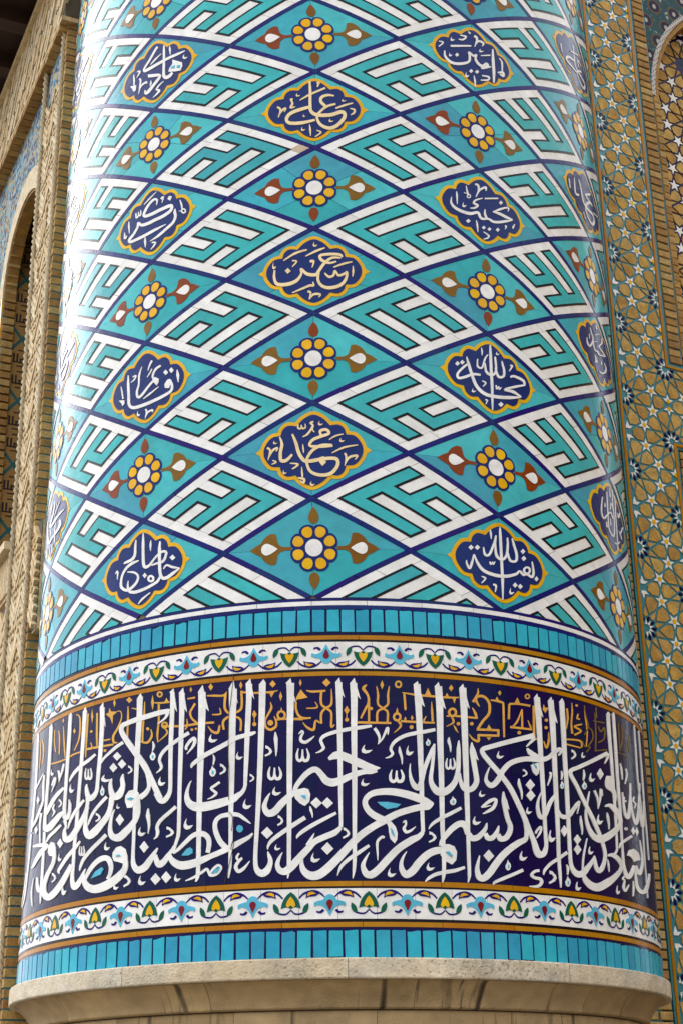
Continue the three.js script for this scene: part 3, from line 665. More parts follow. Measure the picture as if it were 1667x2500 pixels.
big('C', `
v 625,105 580,140 703,390 618,140,74 635,380,70 650,700,64 660,1000,56 668,1200,50 672,1400,48 678,1600,42 685,1770,40
v 855,115 810,165 935,415 853,164,80 868,400,74 875,800,66 885,1100,58 892,1400,54 898,1700,48 905,1850,46 915,2100,42 912,2250,38 898,2330,6
v 1125,135 1083,180 1197,410 1121,180,76 1135,420,72 1145,700,66 1155,1000,60 1165,1300,54 1175,1600,48 1183,1850,40 1190,2100,38 1195,2250,34 1180,2330,6
s 95,1995,6 45,2080,34 25,2150,52 60,2230,74 120,2240,84 200,2180,84 300,2070,84 420,1950,80 560,1860,78 640,1820,60 685,1768,40
s 818,640,34 720,660,40 600,680,42 480,710,40 390,760,38 345,810,34 330,860,30 350,905,30 320,940,22 270,955,6
s 425,825,6 430,880,34 450,950,24 455,1025,5
t 497,815,583,928
o 715,735,768,820
w 308,1078,480,1228
s 800,1455,10 720,1430,70 640,1400,86 520,1360,84 380,1330,80 250,1325,72 130,1345,66 60,1400,60 50,1470,60 100,1550,70 190,1610,76 285,1645,66
s 800,1455,10 740,1490,70 640,1500,70 520,1530,70 400,1570,72 280,1632,78
Z 180,1440 300,1440 440,1465 400,1500 290,1520 215,1475
s 545,1015,6 540,1100,22 555,1190,40 590,1260,60 640,1280,64 670,1200,50 700,1080,44 740,970,44 785,870,46 812,798,16
s 808,800,14 800,900,34 785,1050,36 770,1180,44 790,1260,60 840,1320,80 910,1330,84 980,1290,74 1040,1210,60 1068,1100,48 1075,950,44 1075,850,40 1078,760,8
s 1085,1120,30 1095,1200,40 1130,1280,56 1180,1305,60 1240,1280,60 1275,1210,56 1265,1120,54 1245,1000,54 1225,880,52 1222,780,10
P 1222,780 1262,870 1295,980 1255,955
s 970,725,8 970,770,34 985,830,22 988,890,5
w 928,950,1045,1085
o 980,1375,1050,1475
s 1105,1505,34 1000,1560,40 880,1620,40 790,1680,34 745,1740,6
d 745,1765,832,1890
s 460,1670,6 490,1650,26 495,1690,22 475,1730,34 500,1770,34 550,1755,26 605,1710,6
P 865,1950 905,1905 970,1905 1030,1930 1058,1990 1050,2080 1005,2130 935,2095 880,2030
Z 930,1990 970,1985 1010,2030 1000,2050 960,2020
s 1178,1795,56 1150,1700,74 1090,1680,70 1020,1720,66 960,1780,60 900,1860,50 885,1925,50
s 880,1970,76 800,1985,80 720,2030,82 640,2110,84 570,2200,86 500,2240,80 455,2190,60 445,2120,40 465,2050,28 505,1985,6
t 722,2105,815,2200
t 295,2165,390,2270
s 1145,2160,30 1040,2195,40 920,2215,44 820,2240,40 750,2280,34 708,2320,8`);
big('D', `
v 855,200 825,240 922,460 853,240,62 870,450,60 885,700,54 905,1000,46 925,1300,44 940,1600,38 955,1850,34
v 1010,235 980,270 1078,525 1005,270,58 1025,520,58 1040,800,52 1055,1100,48 1070,1400,44 1085,1700,40 1095,2000,36 1110,2200,30 1118,2340,10
v 1130,250 1100,290 1150,290 1127,294,50 1145,600,50 1160,900,46 1180,1200,42 1195,1500,40 1210,1800,36 1225,2050,36 1250,2140,50 1300,2190,70 1360,2180,70 1420,2110,50 1470,2040,34 1490,1990,8
s 110,1740,40 130,1790,66 190,1790,64 240,1750,56 285,1690,40 302,1625,6
s 285,1740,40 310,1790,56 360,1790,56 410,1730,44 432,1655,6
s 425,1750,44 450,1800,60 510,1790,60 550,1730,56 560,1660,50 530,1580,46 505,1470,48 490,1380,50 483,1280,10
P 483,1280 525,1380 550,1478 510,1450
s 240,1455,10 270,1430,26 340,1380,40 395,1365,30 400,1400,34 370,1460,40 310,1500,30 255,1525,6
s 240,1455,8 290,1445,16 345,1432,6
t 145,1550,238,1650
t 215,1268,285,1340
q 322,1988 58,66
s 222,1985,6 205,2060,28 195,2140,46 215,2220,66 265,2235,74 330,2180,76 400,2080,76 480,1980,74 570,1900,72 660,1840,66 720,1810,56 740,1770,36
s 825,660,60 700,690,54 500,740,52 320,790,52 258,812,50 260,860,50 330,950,52 450,1090,54 560,1240,54 650,1420,54 720,1580,52 740,1690,46 738,1785,40
s 725,1570,40 770,1700,46 820,1830,56 850,1930,70 880,1975,76 930,1960,60 955,1890,40 957,1800,34
s 825,690,40 790,730,30 735,785,8
t 410,832,490,918
s 335,1005,6 300,1090,24 295,1160,40 340,1210,60 390,1190,60 450,1110,60 470,1060,56 540,980,56 620,940,56 720,920,54 800,920,56 870,925,60 940,920,54 1000,890,44 1050,840,50 1100,812,44 1120,835,30 1090,882,12
s 745,800,10 770,840,50 820,880,60 880,915,60
P 785,985 870,960 880,1020 870,1080 845,1105 810,1070
Z 805,955 845,1000 850,1025 830,1015
d 695,1030,750,1118
s 655,1135,6 660,1200,34 685,1290,22 688,1365,5
q 780,1205 50,62
q 785,1322 50,62
t 735,1450,795,1530
s 985,1075,20 1005,1080,24 1000,1130,18 970,1215,5
s 1122,1050,6 1132,1090,22 1125,1150,8
o 1112,1160,1152,1250
s 842,1745,14 850,1715,22 890,1670,24 900,1690,24 885,1740,22 850,1795,6
s 900,1290,6 870,1370,22 862,1460,36 885,1550,46 925,1560,50 960,1500,44 1000,1400,40 1050,1330,36 1078,1308,20
s 1080,1470,20 1110,1540,40 1160,1560,50 1210,1540,46 1260,1470,40 1305,1410,36 1320,1400,20 1298,1525,5
q 1155,1715 40,62
t 980,1705,1060,1840
s 1188,1950,34 1090,2020,36 1000,2080,34 940,2150,28 928,2200,6
s 880,2150,30 830,2160,30 795,2200,30 830,2230,32 890,2245,34 905,2285,34 860,2325,34 765,2325,8
d 985,2150,1070,2300
o 508,2035,565,2150
t 662,1935,748,2045
s 700,2145,34 600,2190,36 480,2240,38 390,2280,30 372,2310,6
s 1180,2085,6 1195,2130,24 1190,2200,8
o 1168,2210,1225,2330
q 1300,1808 40,55
q 1302,1918 40,60
s 1335,1545,5 1340,1610,26 1352,1700,16 1352,1755,4
d 1230,815,1285,925
t 1345,845,1385,910`);
big('E', `
s 500,718,40 400,770,42 300,820,42 180,875,42 100,910,42 95,960,40 160,1080,38 250,1270,38 340,1450,40 420,1640,40 460,1760,34 475,1850,34 465,1920,34 440,1990,44 405,2020,50 375,1980,40 360,1900,28 355,1850,6
s 500,720,36 500,770,26 470,835,6
v 510,262 490,292 535,300 508,290,34 520,500,34 545,800,30 560,1000,28 575,1200,26 590,1400,26 600,1600,22 608,1785,18
v 567,268 552,292 580,300 565,290,26 580,500,28 600,800,28 620,1100,28 640,1350,28 655,1600,24 668,1800,22 680,1950,26 705,2060,44 735,2085,50 770,2040,40 795,1960,24
s 515,970,40 512,1030,76 518,1085,74 560,1130,50 585,1200,30 580,1290,10
s 470,1310,10 520,1295,40 580,1340,60 630,1420,50 640,1500,40 590,1570,60 500,1640,76 420,1670,80 350,1640,60 295,1550,44 268,1450,28 265,1350,20 285,1230,16 302,1140,5
q 420,950 35,62
t 300,940,360,1040
s 238,900,6 245,960,24 235,1020,8
o 222,1025,272,1120
s 355,1130,24 385,1200,24 400,1270,18 398,1335,4
s 400,1320,6 420,1230,16 430,1120,26 445,1195,5
t 385,1395,450,1510
s 497,1375,5 505,1430,24 515,1500,16 518,1560,4
s 275,1660,5 250,1780,14 232,1900,16 228,2010,16
s 500,1850,16 560,1845,46 620,1890,50 655,1960,36 640,2020,40 580,2090,60 500,2150,84 400,2200,90 320,2180,80 260,2120,60 238,2060,30
s 608,1780,18 595,1815,20 560,1845,24
s 500,1890,5 512,1950,20 520,2030,4
t 290,1750,345,1840
t 150,2140,210,2240
P 718,1850 740,1790 790,1775 840,1820 862,1900 820,1905 790,1920 770,1880 740,1855
s 810,1960,24 830,2020,34 855,2050,36 880,1980,24 885,1880,18 855,1680,8
t 600,2180,640,2280
s 685,2080,14 672,2110,16 690,2130,16 680,2200,24 700,2240,24 740,2170,5
s 785,2130,5 790,2210,16 785,2300,10
s 812,1990,16 815,2100,20 830,2200,34 870,2250,44 920,2240,40 955,2140,24 965,2050,14
s 640,830,5 655,900,18 665,1010,8
s 700,890,14 715,960,14 695,1060,4
s 665,1150,8 680,1300,20 700,1410,30 730,1420,34 750,1250,18 752,1050,10
s 758,1200,10 775,1380,22 810,1490,34 835,1450,30 850,1250,16 860,1050,8
s 845,1250,10 875,1480,24 893,1530,24 903,1420,14 900,1250,8
s 795,1200,10 785,1250,16 810,1280,16 800,1330,4
t 680,1200,712,1265
s 795,410,10 815,700,11 835,1000,11 870,1300,11 892,1560,10 912,1900,10 930,2100,9 945,2320,8
s 845,470,8 880,900,9 905,1250,8 935,1600,7 958,1900,7
s 770,1635,24 700,1680,28 650,1720,24 630,1770,5
q 785,1580 20,45
q 825,1590 18,48
O 705,1555,12,9`);
big('F', `
v 1110,95 1065,140 1147,352 1098,140,46 1095,350,46 1080,700,46 1075,1000,42 1073,1200,40 1050,1280,50 1000,1335,60 960,1325,64 920,1250,60
s 1055,320,20 1040,345,50 950,365,54 800,410,54 700,440,54 600,480,50 548,508,50 538,570,52 600,680,60 700,820,66 790,950,66 850,1070,60 920,1220,60 960,1310,62
s 1050,350,40 1020,420,24 935,490,5
s 815,1020,40 838,1110,44 838,1190,40 800,1255,54 740,1300,60
v 745,150 705,215 772,195 738,208,64 732,420,58 715,700,56 705,900,50 695,1100,44 688,1260,40 680,1450,36 675,1600,36 668,1800,34 662,1960,38 672,2050,56 720,2100,78 790,2070,78 850,1990,66 900,1910,40 935,1855,10
s 910,1930,34 920,1990,54 950,2040,70 1000,2010,66 1050,1940,50 1090,1880,30 1110,1830,8
P 575,1340 580,1280 620,1225 670,1215 720,1240 742,1310 735,1370 690,1370 650,1410 600,1415
s 715,1330,50 722,1420,44 710,1500,50 660,1590,64 590,1670,80 510,1740,86 440,1730,70 412,1670,48 415,1580,34 435,1490,22 462,1430,6
Z 595,1315 640,1295 675,1305 640,1330
s 555,1040,8 545,1100,44 550,1180,50 510,1270,80 450,1290,70 420,1220,50 415,1150,36 430,1090,8
s 432,1300,60 418,1400,50 385,1500,60 310,1600,70 240,1680,84 180,1720,80 145,1670,56 140,1580,36 155,1480,22 175,1410,6
s 375,1290,36 300,1370,34 230,1460,32 185,1550,24 165,1610,5
q 488,845 45,48
q 447,970 42,52
q 543,930 45,52
v 335,250 300,305 360,520 325,304,50 322,510,46 305,800,42 285,1000,38 272,1150,36 262,1230,40 225,1290,56 185,1310,60 160,1260,46 150,1190,30 155,1150,6
s 165,1310,44 160,1400,30 125,1500,40 70,1600,50 30,1660,50
w 130,970,215,1112
s 555,690,34 480,740,34 400,810,30 340,870,24 312,925,6
d 605,945,658,1040
t 313,1045,430,1130
o 303,1165,348,1280
s 1282,585,38 1190,640,38 1060,735,38 985,810,36 955,885,30 975,955,30 965,990,24 920,1030,6
t 940,1070,1022,1172
s 880,680,6 892,730,26 880,785,8
o 848,780,910,890
t 480,1370,520,1425
q 518,1545 45,65
d 250,1470,305,1570
s 830,1420,6 828,1500,44 840,1600,26 830,1700,5
t 718,1625,805,1728
s 1138,1400,36 1060,1470,38 970,1550,38 930,1620,34 935,1680,36 925,1730,24 892,1760,6
q 785,1845 50,65
t 345,1790,410,1885
w 65,1830,132,1950
s 370,1710,40 290,1790,40 200,1880,40 120,1980,36 85,2060,26 75,2110,6
P 438,1960 440,1910 480,1850 530,1835 580,1870 602,1950 604,2030 560,2030 500,2010 455,2000
s 582,1990,46 575,2080,60 530,2150,80 450,2220,90 350,2280,96 250,2310,90 170,2290,80 125,2220,50 120,2150,20
Z 470,1945 510,1925 535,1945 490,1955
s 130,2210,30 180,2110,44 250,2020,52 330,1970,60 390,1980,60 420,2060,50 410,2140,40 380,2200,30
Z 205,2195 250,2120 320,2070 340,2090 310,2150
d 555,2150,638,2290
t 447,2235,505,2320
t 720,2160,805,2270
q 912,2200 55,65
q 1030,2180 55,65
t 1115,2135,1190,2230`);
big('G', `
v 728,118 697,180 745,180 720,176,42 705,420,38 685,700,36 660,1000,34 640,1250,34 625,1450,34 605,1650,34 592,1850,32 580,2020,40 600,2110,56 640,2080,60 680,2010,44 710,1940,24 728,1905,6
s 840,640,24 760,710,34 690,760,36 610,840,34 565,910,24 555,945,6
v 570,180 548,214 580,214 562,212,34 545,500,36 525,800,34 508,1050,32 495,1250,36 500,1340,44 530,1340,40 550,1280,34 555,1200,30 545,1140,6
s 500,1370,36 512,1440,20 495,1500,34 510,1580,60 560,1570,66 620,1490,60 690,1370,50 740,1250,40 752,1150,30
s 715,1145,24 660,1210,36 600,1300,34 560,1380,24 535,1465,5
v 358,300 336,338 365,338 352,336,34 340,560,32 325,800,30 310,1000,28 295,1200,28 280,1400,30 290,1470,50 330,1450,70 400,1370,60 450,1310,50 490,1280,30
s 490,1010,24 430,1070,40 370,1150,40 320,1250,34 300,1310,10
s 210,415,4 205,450,16 195,700,18 180,950,18 160,1200,18 140,1400,20 130,1500,10
s 460,1420,24 390,1490,34 330,1550,30 290,1620,6
t 550,970,605,1070
s 430,820,20 440,880,20 438,950,4
s 440,930,6 465,850,18 490,750,18 480,830,4
s 358,990,12 380,930,18 395,900,18 390,960,18 355,1060,4
t 345,800,380,880
d 430,1135,468,1230
s 388,1190,12 370,1240,16 385,1280,18 360,1330,4
q 448,1625 32,52
t 425,1740,468,1825
P 315,1720 320,1660 350,1610 385,1620 400,1680 402,1760 370,1770 330,1760
s 388,1750,34 370,1850,40 310,1970,44 275,2080,44 270,2170,60 310,2220,70 370,2190,70 450,2090,64 520,1970,56 575,1860,40
s 670,1600,20 600,1690,40 530,1770,40 470,1860,36 430,1930,28 440,1960,5
s 275,1500,26 265,1700,26 250,1950,26 235,2150,24 228,2290,8
s 150,1660,20 220,1645,40 300,1650,40 240,1720,50 190,1800,40 150,1880,24 130,1900,6
s 195,2000,14 195,2080,28 215,2150,40 245,2120,24
d 355,1950,402,2060
t 465,2060,520,2200
s 275,870,16 265,1000,20 262,1150,18 230,1250,24 180,1380,24 140,1450,16
s 265,850,6 215,950,14 165,1060,12
s 240,1290,24 225,1420,16 225,1620,10
s 130,1520,12 115,1700,12 95,1900,12 60,2200,12 30,2340,6
s 75,1950,8 50,2150,9 20,2330,5
s 155,2010,6 132,2180,14 140,2320,6
q 205,1150 14,45
q 185,1480 14,45`);
gold('A', `
s 350,350,24 320,400,22 295,450,22 310,510,22 360,560,24 390,585,20
s 0,600,24 200,600,24 380,575,24 560,560,22
s 265,300,16 350,285,20
c 315,640,15
c 360,630,13
s 258,520,5 265,590,20 240,640,8
q 304,198 14,30
q 522,168 26,40
s 480,265,14 560,265,24 660,262,22 700,222,8
s 685,240,26 680,410,26 760,480,24 850,530,24 850,655,22
s 860,210,22 860,400,26 780,460,24 665,540,26 665,640,24
s 860,225,20 1000,235,22 1180,225,22 1262,208,6
P 1165,230 1225,225 1190,285
s 540,475,12 630,465,18 620,400,8
s 490,600,5 540,660,26 600,670,30 620,590,18
q 1003,470 26,46
c 1003,580,22
s 1003,500,8 1003,570,8
s 1180,335,5 1190,400,26 1150,480,20 1122,540,18 1130,610,24 1180,640,30 1235,610,26 1245,560,22 1220,490,8
c 1180,565,32
O 1300,480,40,24
s 1300,395,5 1300,440,22
s 1240,530,22 1340,522,22 1538,525,24
q 1205,135 35,40
q 1293,272 18,52
q 855,150 18,42`);
gold('B', `
q 425,168 15,40
P 430,240 460,280 505,330 440,345 390,352 372,385 372,345 395,300
s 375,380,24 375,450,24 400,520,26 450,555,24 540,552,8
s 260,565,22 400,565,24 540,555,18
s 490,252,10 560,265,26 700,255,20
s 655,260,26 655,400,26 720,455,24 765,500,24 765,650,24 800,630,12
s 765,235,8 765,400,26 700,450,24 655,510,26 655,620,24
s 490,450,12 610,440,18 585,378,6
s 450,605,5 500,660,24 570,685,30 592,590,22 640,610,18
q 712,165 46,46
q 932,470 30,50
c 932,575,22
s 932,500,10 932,570,10
s 1150,190,14 1115,230,36 1160,300,24 1172,380,26 1130,470,24 1085,560,20
s 1175,380,24 1175,600,24
c 1200,452,18
s 970,612,8 1050,605,26 1420,612,22
s 1260,205,8 1275,300,24 1275,400,24 1330,450,22 1380,490,24 1380,600,24
s 1400,205,8 1385,300,24 1385,400,24 1330,450,22 1270,490,24 1265,600,24
q 1320,190 20,50`);
gold('C', `
O 415,140,30,20
O 400,500,36,24
s 400,400,5 400,455,30
s 410,540,26 440,600,24 365,675,5
s 440,545,24 600,555,24 815,565,18
q 490,520 14,24
q 565,510 16,30
c 558,612,22
s 455,230,8 600,255,22 740,268,24 960,285,24 1085,285,10
s 478,240,22 490,400,26 488,425,8
P 740,180 778,265 705,262
s 780,330,5 785,430,24 792,550,24
s 690,545,22 720,490,8
q 995,180 25,36
q 950,265 16,30
P 1010,290 1050,290 1030,350
O 1010,450,38,26
s 945,490,16 1060,490,22 1285,512,22
s 1005,500,24 1020,560,22 940,605,5
s 1228,395,6 1262,460,30 1280,520,18
c 1075,575,20
c 1222,575,20
P 1018,585 1045,610 1078,680 1040,645`);
gold('D', `
s 205,140,6 205,190,20 180,260,30 220,340,10
s 150,290,30 200,230,30 270,230,28 325,290,28 335,370,28 320,430,30 260,500,28 205,585,28
s 190,592,24 440,602,24
s 430,600,24 430,665,24
s 200,655,26 440,662,24
s 105,640,5 150,700,22 210,720,30 208,650,20
P 325,540 360,600 295,600
P 300,680 350,680 325,712
s 345,268,12 420,278,26 490,300,18
s 485,300,20 490,480,22 495,680,18
P 415,230 440,280 395,275
s 550,310,22 660,312,22 780,332,22
P 640,240 668,305 608,302
s 550,310,20 545,480,22
s 690,370,8 640,500,20 590,560,16
s 690,370,18 695,570,22
s 560,565,24 800,592,20
s 755,490,6 790,575,20
c 660,628,20
s 820,330,24 825,640,24 840,695,18 910,702,18
O 750,228,22,14
q 445,190 18,28
P 930,315 945,350 985,355 950,410 920,370
c 960,490,18
c 957,572,18
s 985,620,5 985,720,24 960,795,22 930,720,8
s 1185,360,18 1195,470,20 1178,590,8
s 1240,300,4 1245,400,14 1235,520,16 1245,640,22
s 1350,535,16 1270,560,20 1340,610,20 1265,655,20
s 1170,700,18 1330,718,20 1352,790,14
s 1180,755,18 1340,795,14
c 1293,328,14
s 1380,330,5 1390,450,12 1410,620,14 1400,780,10
s 1310,420,12 1300,470,20 1330,480,12`);
gold('F', `
P 400,310 420,350 490,350 440,395 435,490 410,420 360,380 395,360
s 485,348,8 525,350,10 535,420,10 490,540,20 445,620,24 450,690,24 490,690,8
s 150,765,22 270,742,24 445,712,20
s 330,670,18 410,655,14
s 165,370,18 150,600,22 138,855,10
s 265,365,18 262,620,22 265,735,14
q 211,400 12,80
c 202,570,14
s 195,690,10 215,760,14
c 350,780,17
s 605,290,8 605,400,22 600,560,20 595,690,16
s 645,312,8 700,322,18
q 620,222 34,34
q 457,255 13,46
s 790,240,6 785,360,18 770,520,22 765,680,18
s 745,682,16 820,692,26 868,620,22 858,545,6
c 822,540,17
q 876,250 16,84
O 955,160,24,18
s 890,252,8 960,255,20 1065,245,18
P 1030,198 1055,245 1005,248
s 945,270,22 945,450,20 930,600,22 935,690,8
O 1010,500,28,20
s 1012,535,16 1035,590,20 940,682,6
s 1040,515,18 1170,510,22`);
gold('G', `
s 620,200,6 660,230,16 665,350,18 650,480,14 600,600,10
q 603,385 15,30
s 500,700,16 600,640,18 690,610,16
s 345,748,16 430,725,18 520,690,16
s 430,380,8 440,460,14 435,640,12
s 480,330,8 490,560,14 500,680,10
s 385,370,8 380,500,10 395,620,10
s 250,480,8 265,600,10 250,740,10
q 480,270 10,26
s 225,480,6 230,640,10 215,800,8`);
writeOn(inscr, 'E', `
s 245,190,4 262,300,10 290,420,12 250,520,10
s 270,420,8 330,470,14 340,560,12 290,640,12
s 365,270,12 375,480,16 372,700,14
s 345,360,10 470,385,14
s 400,420,10 430,480,16 470,440,14 465,560,14 400,600,14
s 380,690,12 500,680,14
s 375,210,8 385,330,10
s 620,380,8 630,520,10 640,700,9
s 660,400,8 665,560,10 650,660,8
s 700,430,8 705,600,9 720,720,8
s 740,520,7 735,640,8 755,720,7
s 620,710,8 740,760,9
s 225,580,6 250,640,14 310,650,14 270,710,10`, M('dimgold', 0), 0.0008, null, 'gold_letter');
// --- the names in the medallions
const med = (key, crop, text, mat = 'letter') => writeOn(medallions[key].o, crop, text, M(mat, 0), 0.0052, TQ, 'letter');
med('0,0.5', 'a', `
s 718,560,14 722,620,18 722,720,20 728,765,22 770,790,24 860,790,24 930,770,24 955,785,24 945,820,24 900,865,24 850,880,22 800,862,20 772,825,18 775,785,16 830,735,16 895,715,12
s 885,660,8 840,655,16 800,670,20 795,700,20 825,730,18
s 720,735,18 650,755,22 590,780,22 562,815,22 580,845,22 660,845,22 755,825,14
s 650,690,6 720,650,14 825,605,12
s 895,745,10 950,725,14 1010,708,8
s 770,578,18 780,570,18 770,600,6
t 625,640,655,665
t 935,680,965,700
t 848,815,882,840
s 605,685,12 590,685,10 602,712,14 590,740,16 620,735,6
s 498,735,14 520,755,14 505,808,5
s 505,800,5 530,760,14 555,745,14 545,770,5
s 990,745,5 1020,755,14 1018,775,14 995,790,5
t 660,870,690,900
s 718,855,4 722,890,14 725,935,4
s 765,895,6 795,910,12 755,940,6
t 672,785,690,805`, 'cream');
med('0,2.5', 'b', `
s 480,395,12 478,450,18 500,490,22 570,490,24 630,465,22 662,420,14 660,385,14 700,420,22 760,425,22 780,400,20 820,345,20 870,310,16 930,310,10
s 940,305,10 920,288,18 850,285,18 790,295,18 800,325,20 850,345,16 900,335,10
s 780,400,18 775,460,18 800,500,20 850,515,22 920,500,22 960,460,20 970,410,16 950,420,16 915,430,16 890,400,14 880,430,16 850,440,16 820,415,10
s 540,330,6 620,280,16 700,255,10
s 690,300,6 760,265,16 822,242,8
q 570,400 20,20
t 465,340,492,390
t 740,200,772,235
s 600,330,8 630,335,12 600,372,6
s 720,335,18 745,335,16 735,378,5
s 880,375,8 950,350,14 1005,338,8
s 1010,365,4 1012,400,14 1008,440,4
s 600,550,6 660,525,14 720,500,16 745,500,14 740,475,8
s 705,540,16 725,550,14 715,595,5
s 715,595,5 745,560,16 790,560,14 780,580,5`, 'cream');
med('0,4.5', 'c', `
s 600,170,12 625,230,22 645,300,24 680,350,24 720,355,24 780,345,24 860,335,22 905,345,24 905,390,24 860,440,24 790,450,22 730,430,20 705,390,18 700,340,18 740,280,20 800,248,22 870,245,14
s 875,250,14 800,255,20 720,250,16 740,210,20 800,185,20 850,165,18 830,140,20 790,150,18 800,185,16
P 785,330 815,322 830,365 805,388 785,365
s 515,190,8 530,240,20 520,300,22 525,350,24 560,350,22 600,310,14
s 850,210,6 890,185,12 945,170,6
s 870,300,6 950,262,14 1045,245,6
t 920,195,955,225
t 775,80,810,112
s 640,105,10 640,130,12 660,132,10 662,108,6 670,132,12 690,125,10 688,100,5
s 745,85,10 725,95,14 740,115,14 705,170,14 670,190,5
s 745,110,8 738,140,10 752,158,6
s 672,240,4 675,270,12 678,300,4
s 430,265,14 450,285,14 435,350,4
s 435,345,5 465,285,14 500,265,14 490,290,5
t 470,215,500,240
s 465,350,6 490,362,12 460,378,5
s 585,370,6 640,378,14 600,410,8
t 535,415,562,445
s 665,395,4 668,440,14 670,470,8
s 640,470,10 680,480,18 675,505,14 655,490,10
t 720,490,755,525
s 955,300,14 965,330,14 955,388,4
s 955,380,5 985,330,16 1040,318,14 1025,345,5`, 'cream');
med('2,-0.5', 'd', `
s 345,350,8 350,390,14 390,430,18 450,440,18 510,425,16 515,380,14 510,360,10 540,385,14 560,380,12 555,405,14 575,440,16 610,460,18 640,455,14 625,440,16 600,470,14 660,460,8
s 385,318,14 525,318,10
s 672,340,8 675,420,18 680,500,18 680,570,8
s 590,385,6 655,382,8
q 430,378 14,14
t 375,360,398,390
s 305,285,6 335,295,10 305,322,8
t 385,255,415,285
s 450,245,6 490,255,12 470,275,12 440,272,6
s 505,220,6 520,235,10
s 545,250,14 565,270,14 550,325,4
s 550,320,5 575,285,14 610,300,12 600,320,5
t 580,335,612,362
s 715,400,4 735,430,10 738,490,8
s 705,500,8 740,500,16 745,525,14 720,510,8
q 525,490 14,14
q 565,495 14,14
t 485,495,512,535
s 545,520,4 552,555,12 555,600,4
s 600,520,8 645,530,12 640,550,12 590,552,8`);
med('2,1.5', 'n', `
s 130,220,6 125,280,20 160,330,26 230,370,30 320,395,32 400,385,26 425,430,24 450,450,24 490,445,22 475,400,20 475,350,8
s 490,450,18 520,455,20 560,480,24 620,485,26 690,475,26 760,465,10
s 760,462,12 690,430,26 620,395,26 555,375,12
s 555,380,8 620,355,22 690,335,18 720,345,14 712,375,5
s 470,240,14 610,238,16
s 450,235,10 380,255,18 360,285,20 400,310,22 370,335,20 320,338,6
s 180,165,6 185,210,18 188,300,4
s 280,105,6 290,160,14 305,205,16
O 308,215,16,10
s 255,178,6 300,190,10
s 370,90,18 400,100,20 410,150,20 380,225,5
s 385,215,6 420,150,20 480,125,24 485,160,6
t 240,275,285,330
q 640,282 20,22
q 302,472 24,22
q 462,542 20,20
q 520,558 20,20
q 606,565 20,22
s 385,465,5 395,520,18 402,590,4
s 460,585,8 515,625,16 500,650,16 460,662,8
s 680,525,18 695,530,16 685,560,4
s 785,505,5 770,530,18 765,555,6`);
med('2,3.5', 'e', `
s 655,905,8 658,980,18 662,1080,18 668,1180,18 670,1280,14 672,1350,6
s 495,985,6 510,1040,18 535,1120,18 565,1190,20 620,1240,22 700,1260,22 790,1265,22 865,1262,8
s 865,1260,8 810,1225,20 755,1210,14 830,1190,16 890,1180,10
s 890,1185,8 880,1150,16 820,1120,16 790,1125,14
s 590,1110,12 540,1105,18 480,1125,18 440,1130,16 435,1100,16 470,1060,16 510,1030,12
s 570,1000,6 570,1050,12 600,1060,12 620,1000,12 640,970,6
s 620,1030,8 630,1090,16 670,1110,18 695,1080,14 690,1000,12 688,985,6
s 690,1060,10 710,1120,16 745,1120,16 750,1080,14 740,1040,12 735,1015,6
s 595,925,4 600,950,10 600,975,4
q 432,1032 16,16
q 465,1024 16,16
t 695,950,720,975
s 790,1045,10 805,1050,12 785,1085,4
s 600,1150,6 625,1165,10 605,1190,6
t 530,1200,560,1230
s 695,1180,8 700,1205,10 712,1190,6 718,1208,10 730,1195,5
s 620,1280,8 635,1285,10 625,1310,4
q 728,1312 18,18`);
med('2,5.5', 'f', `
s 722,695,8 725,760,18 730,860,18 735,960,18 740,1060,18 742,1190,6
s 610,830,6 620,880,16 650,880,16 680,810,14 695,750,8
s 695,755,8 690,820,12 700,890,18 735,915,18 765,890,16 775,820,14 772,765,8
s 770,850,10 790,920,16 830,925,16 835,880,16 815,810,14 805,770,6
s 545,880,8 530,940,16 515,975,16 495,940,10 495,920,6
s 545,880,8 570,940,16 610,990,20 680,1020,22 760,1030,22 830,1015,18 855,995,12 880,1020,16 905,1015,16 940,1035,16 950,1000,14 940,930,6
O 905,990,20,12
q 525,832 18,18
q 568,832 18,18
q 878,860 16,18
q 884,908 16,18
s 655,712,5 660,740,12 662,775,4
s 652,930,8 660,948,10 672,932,6 676,948,10 688,930,5
s 595,1030,6 622,1045,12 595,1078,6
s 675,1085,12 695,1095,14 690,1138,4
t 785,1110,820,1155
q 825,1090 16,18
q 860,1100 16,18
q 970,1048 14,18`);
med('-2,-0.5', 'h', `
s 890,185,20 890,300,40 890,500,44 885,700,48 890,800,60 930,830,70 1000,800,60 1060,730,44
P 1060,470 1250,525 1260,600 1220,690 1100,710 980,715 1000,640 1060,560
Z 1040,620 1110,580 1110,640 1030,650
Z 1150,590 1220,580 1210,640 1150,640
s 1310,290,14 1180,350,44 1040,410,48 900,480,50 740,570,54 600,650,56 500,700,48 500,640,34 600,480,36 700,300,40 760,210,40
s 620,570,14 720,460,30 835,350,10
s 570,800,60 680,790,60 800,780,50 790,840,50 700,960,50 580,1110,60 520,1150,44 510,1080,14
s 1005,200,10 1010,270,40 1018,375,8
t 1265,360,1365,460
s 280,770,10 290,880,34 285,1000,20
P 210,1010 260,1000 330,980 325,1080 280,1120 255,1060
s 400,850,40 420,900,34 400,1050,24 380,1165,6
s 400,1070,10 450,980,30 540,920,36 530,960,8
s 630,890,10 625,950,34 610,1005,8
s 885,905,10 800,980,26 740,1070,30 800,1090,40 740,1170,30 670,1235,8
s 350,720,10 400,700,30 400,740,30 345,835,8`);
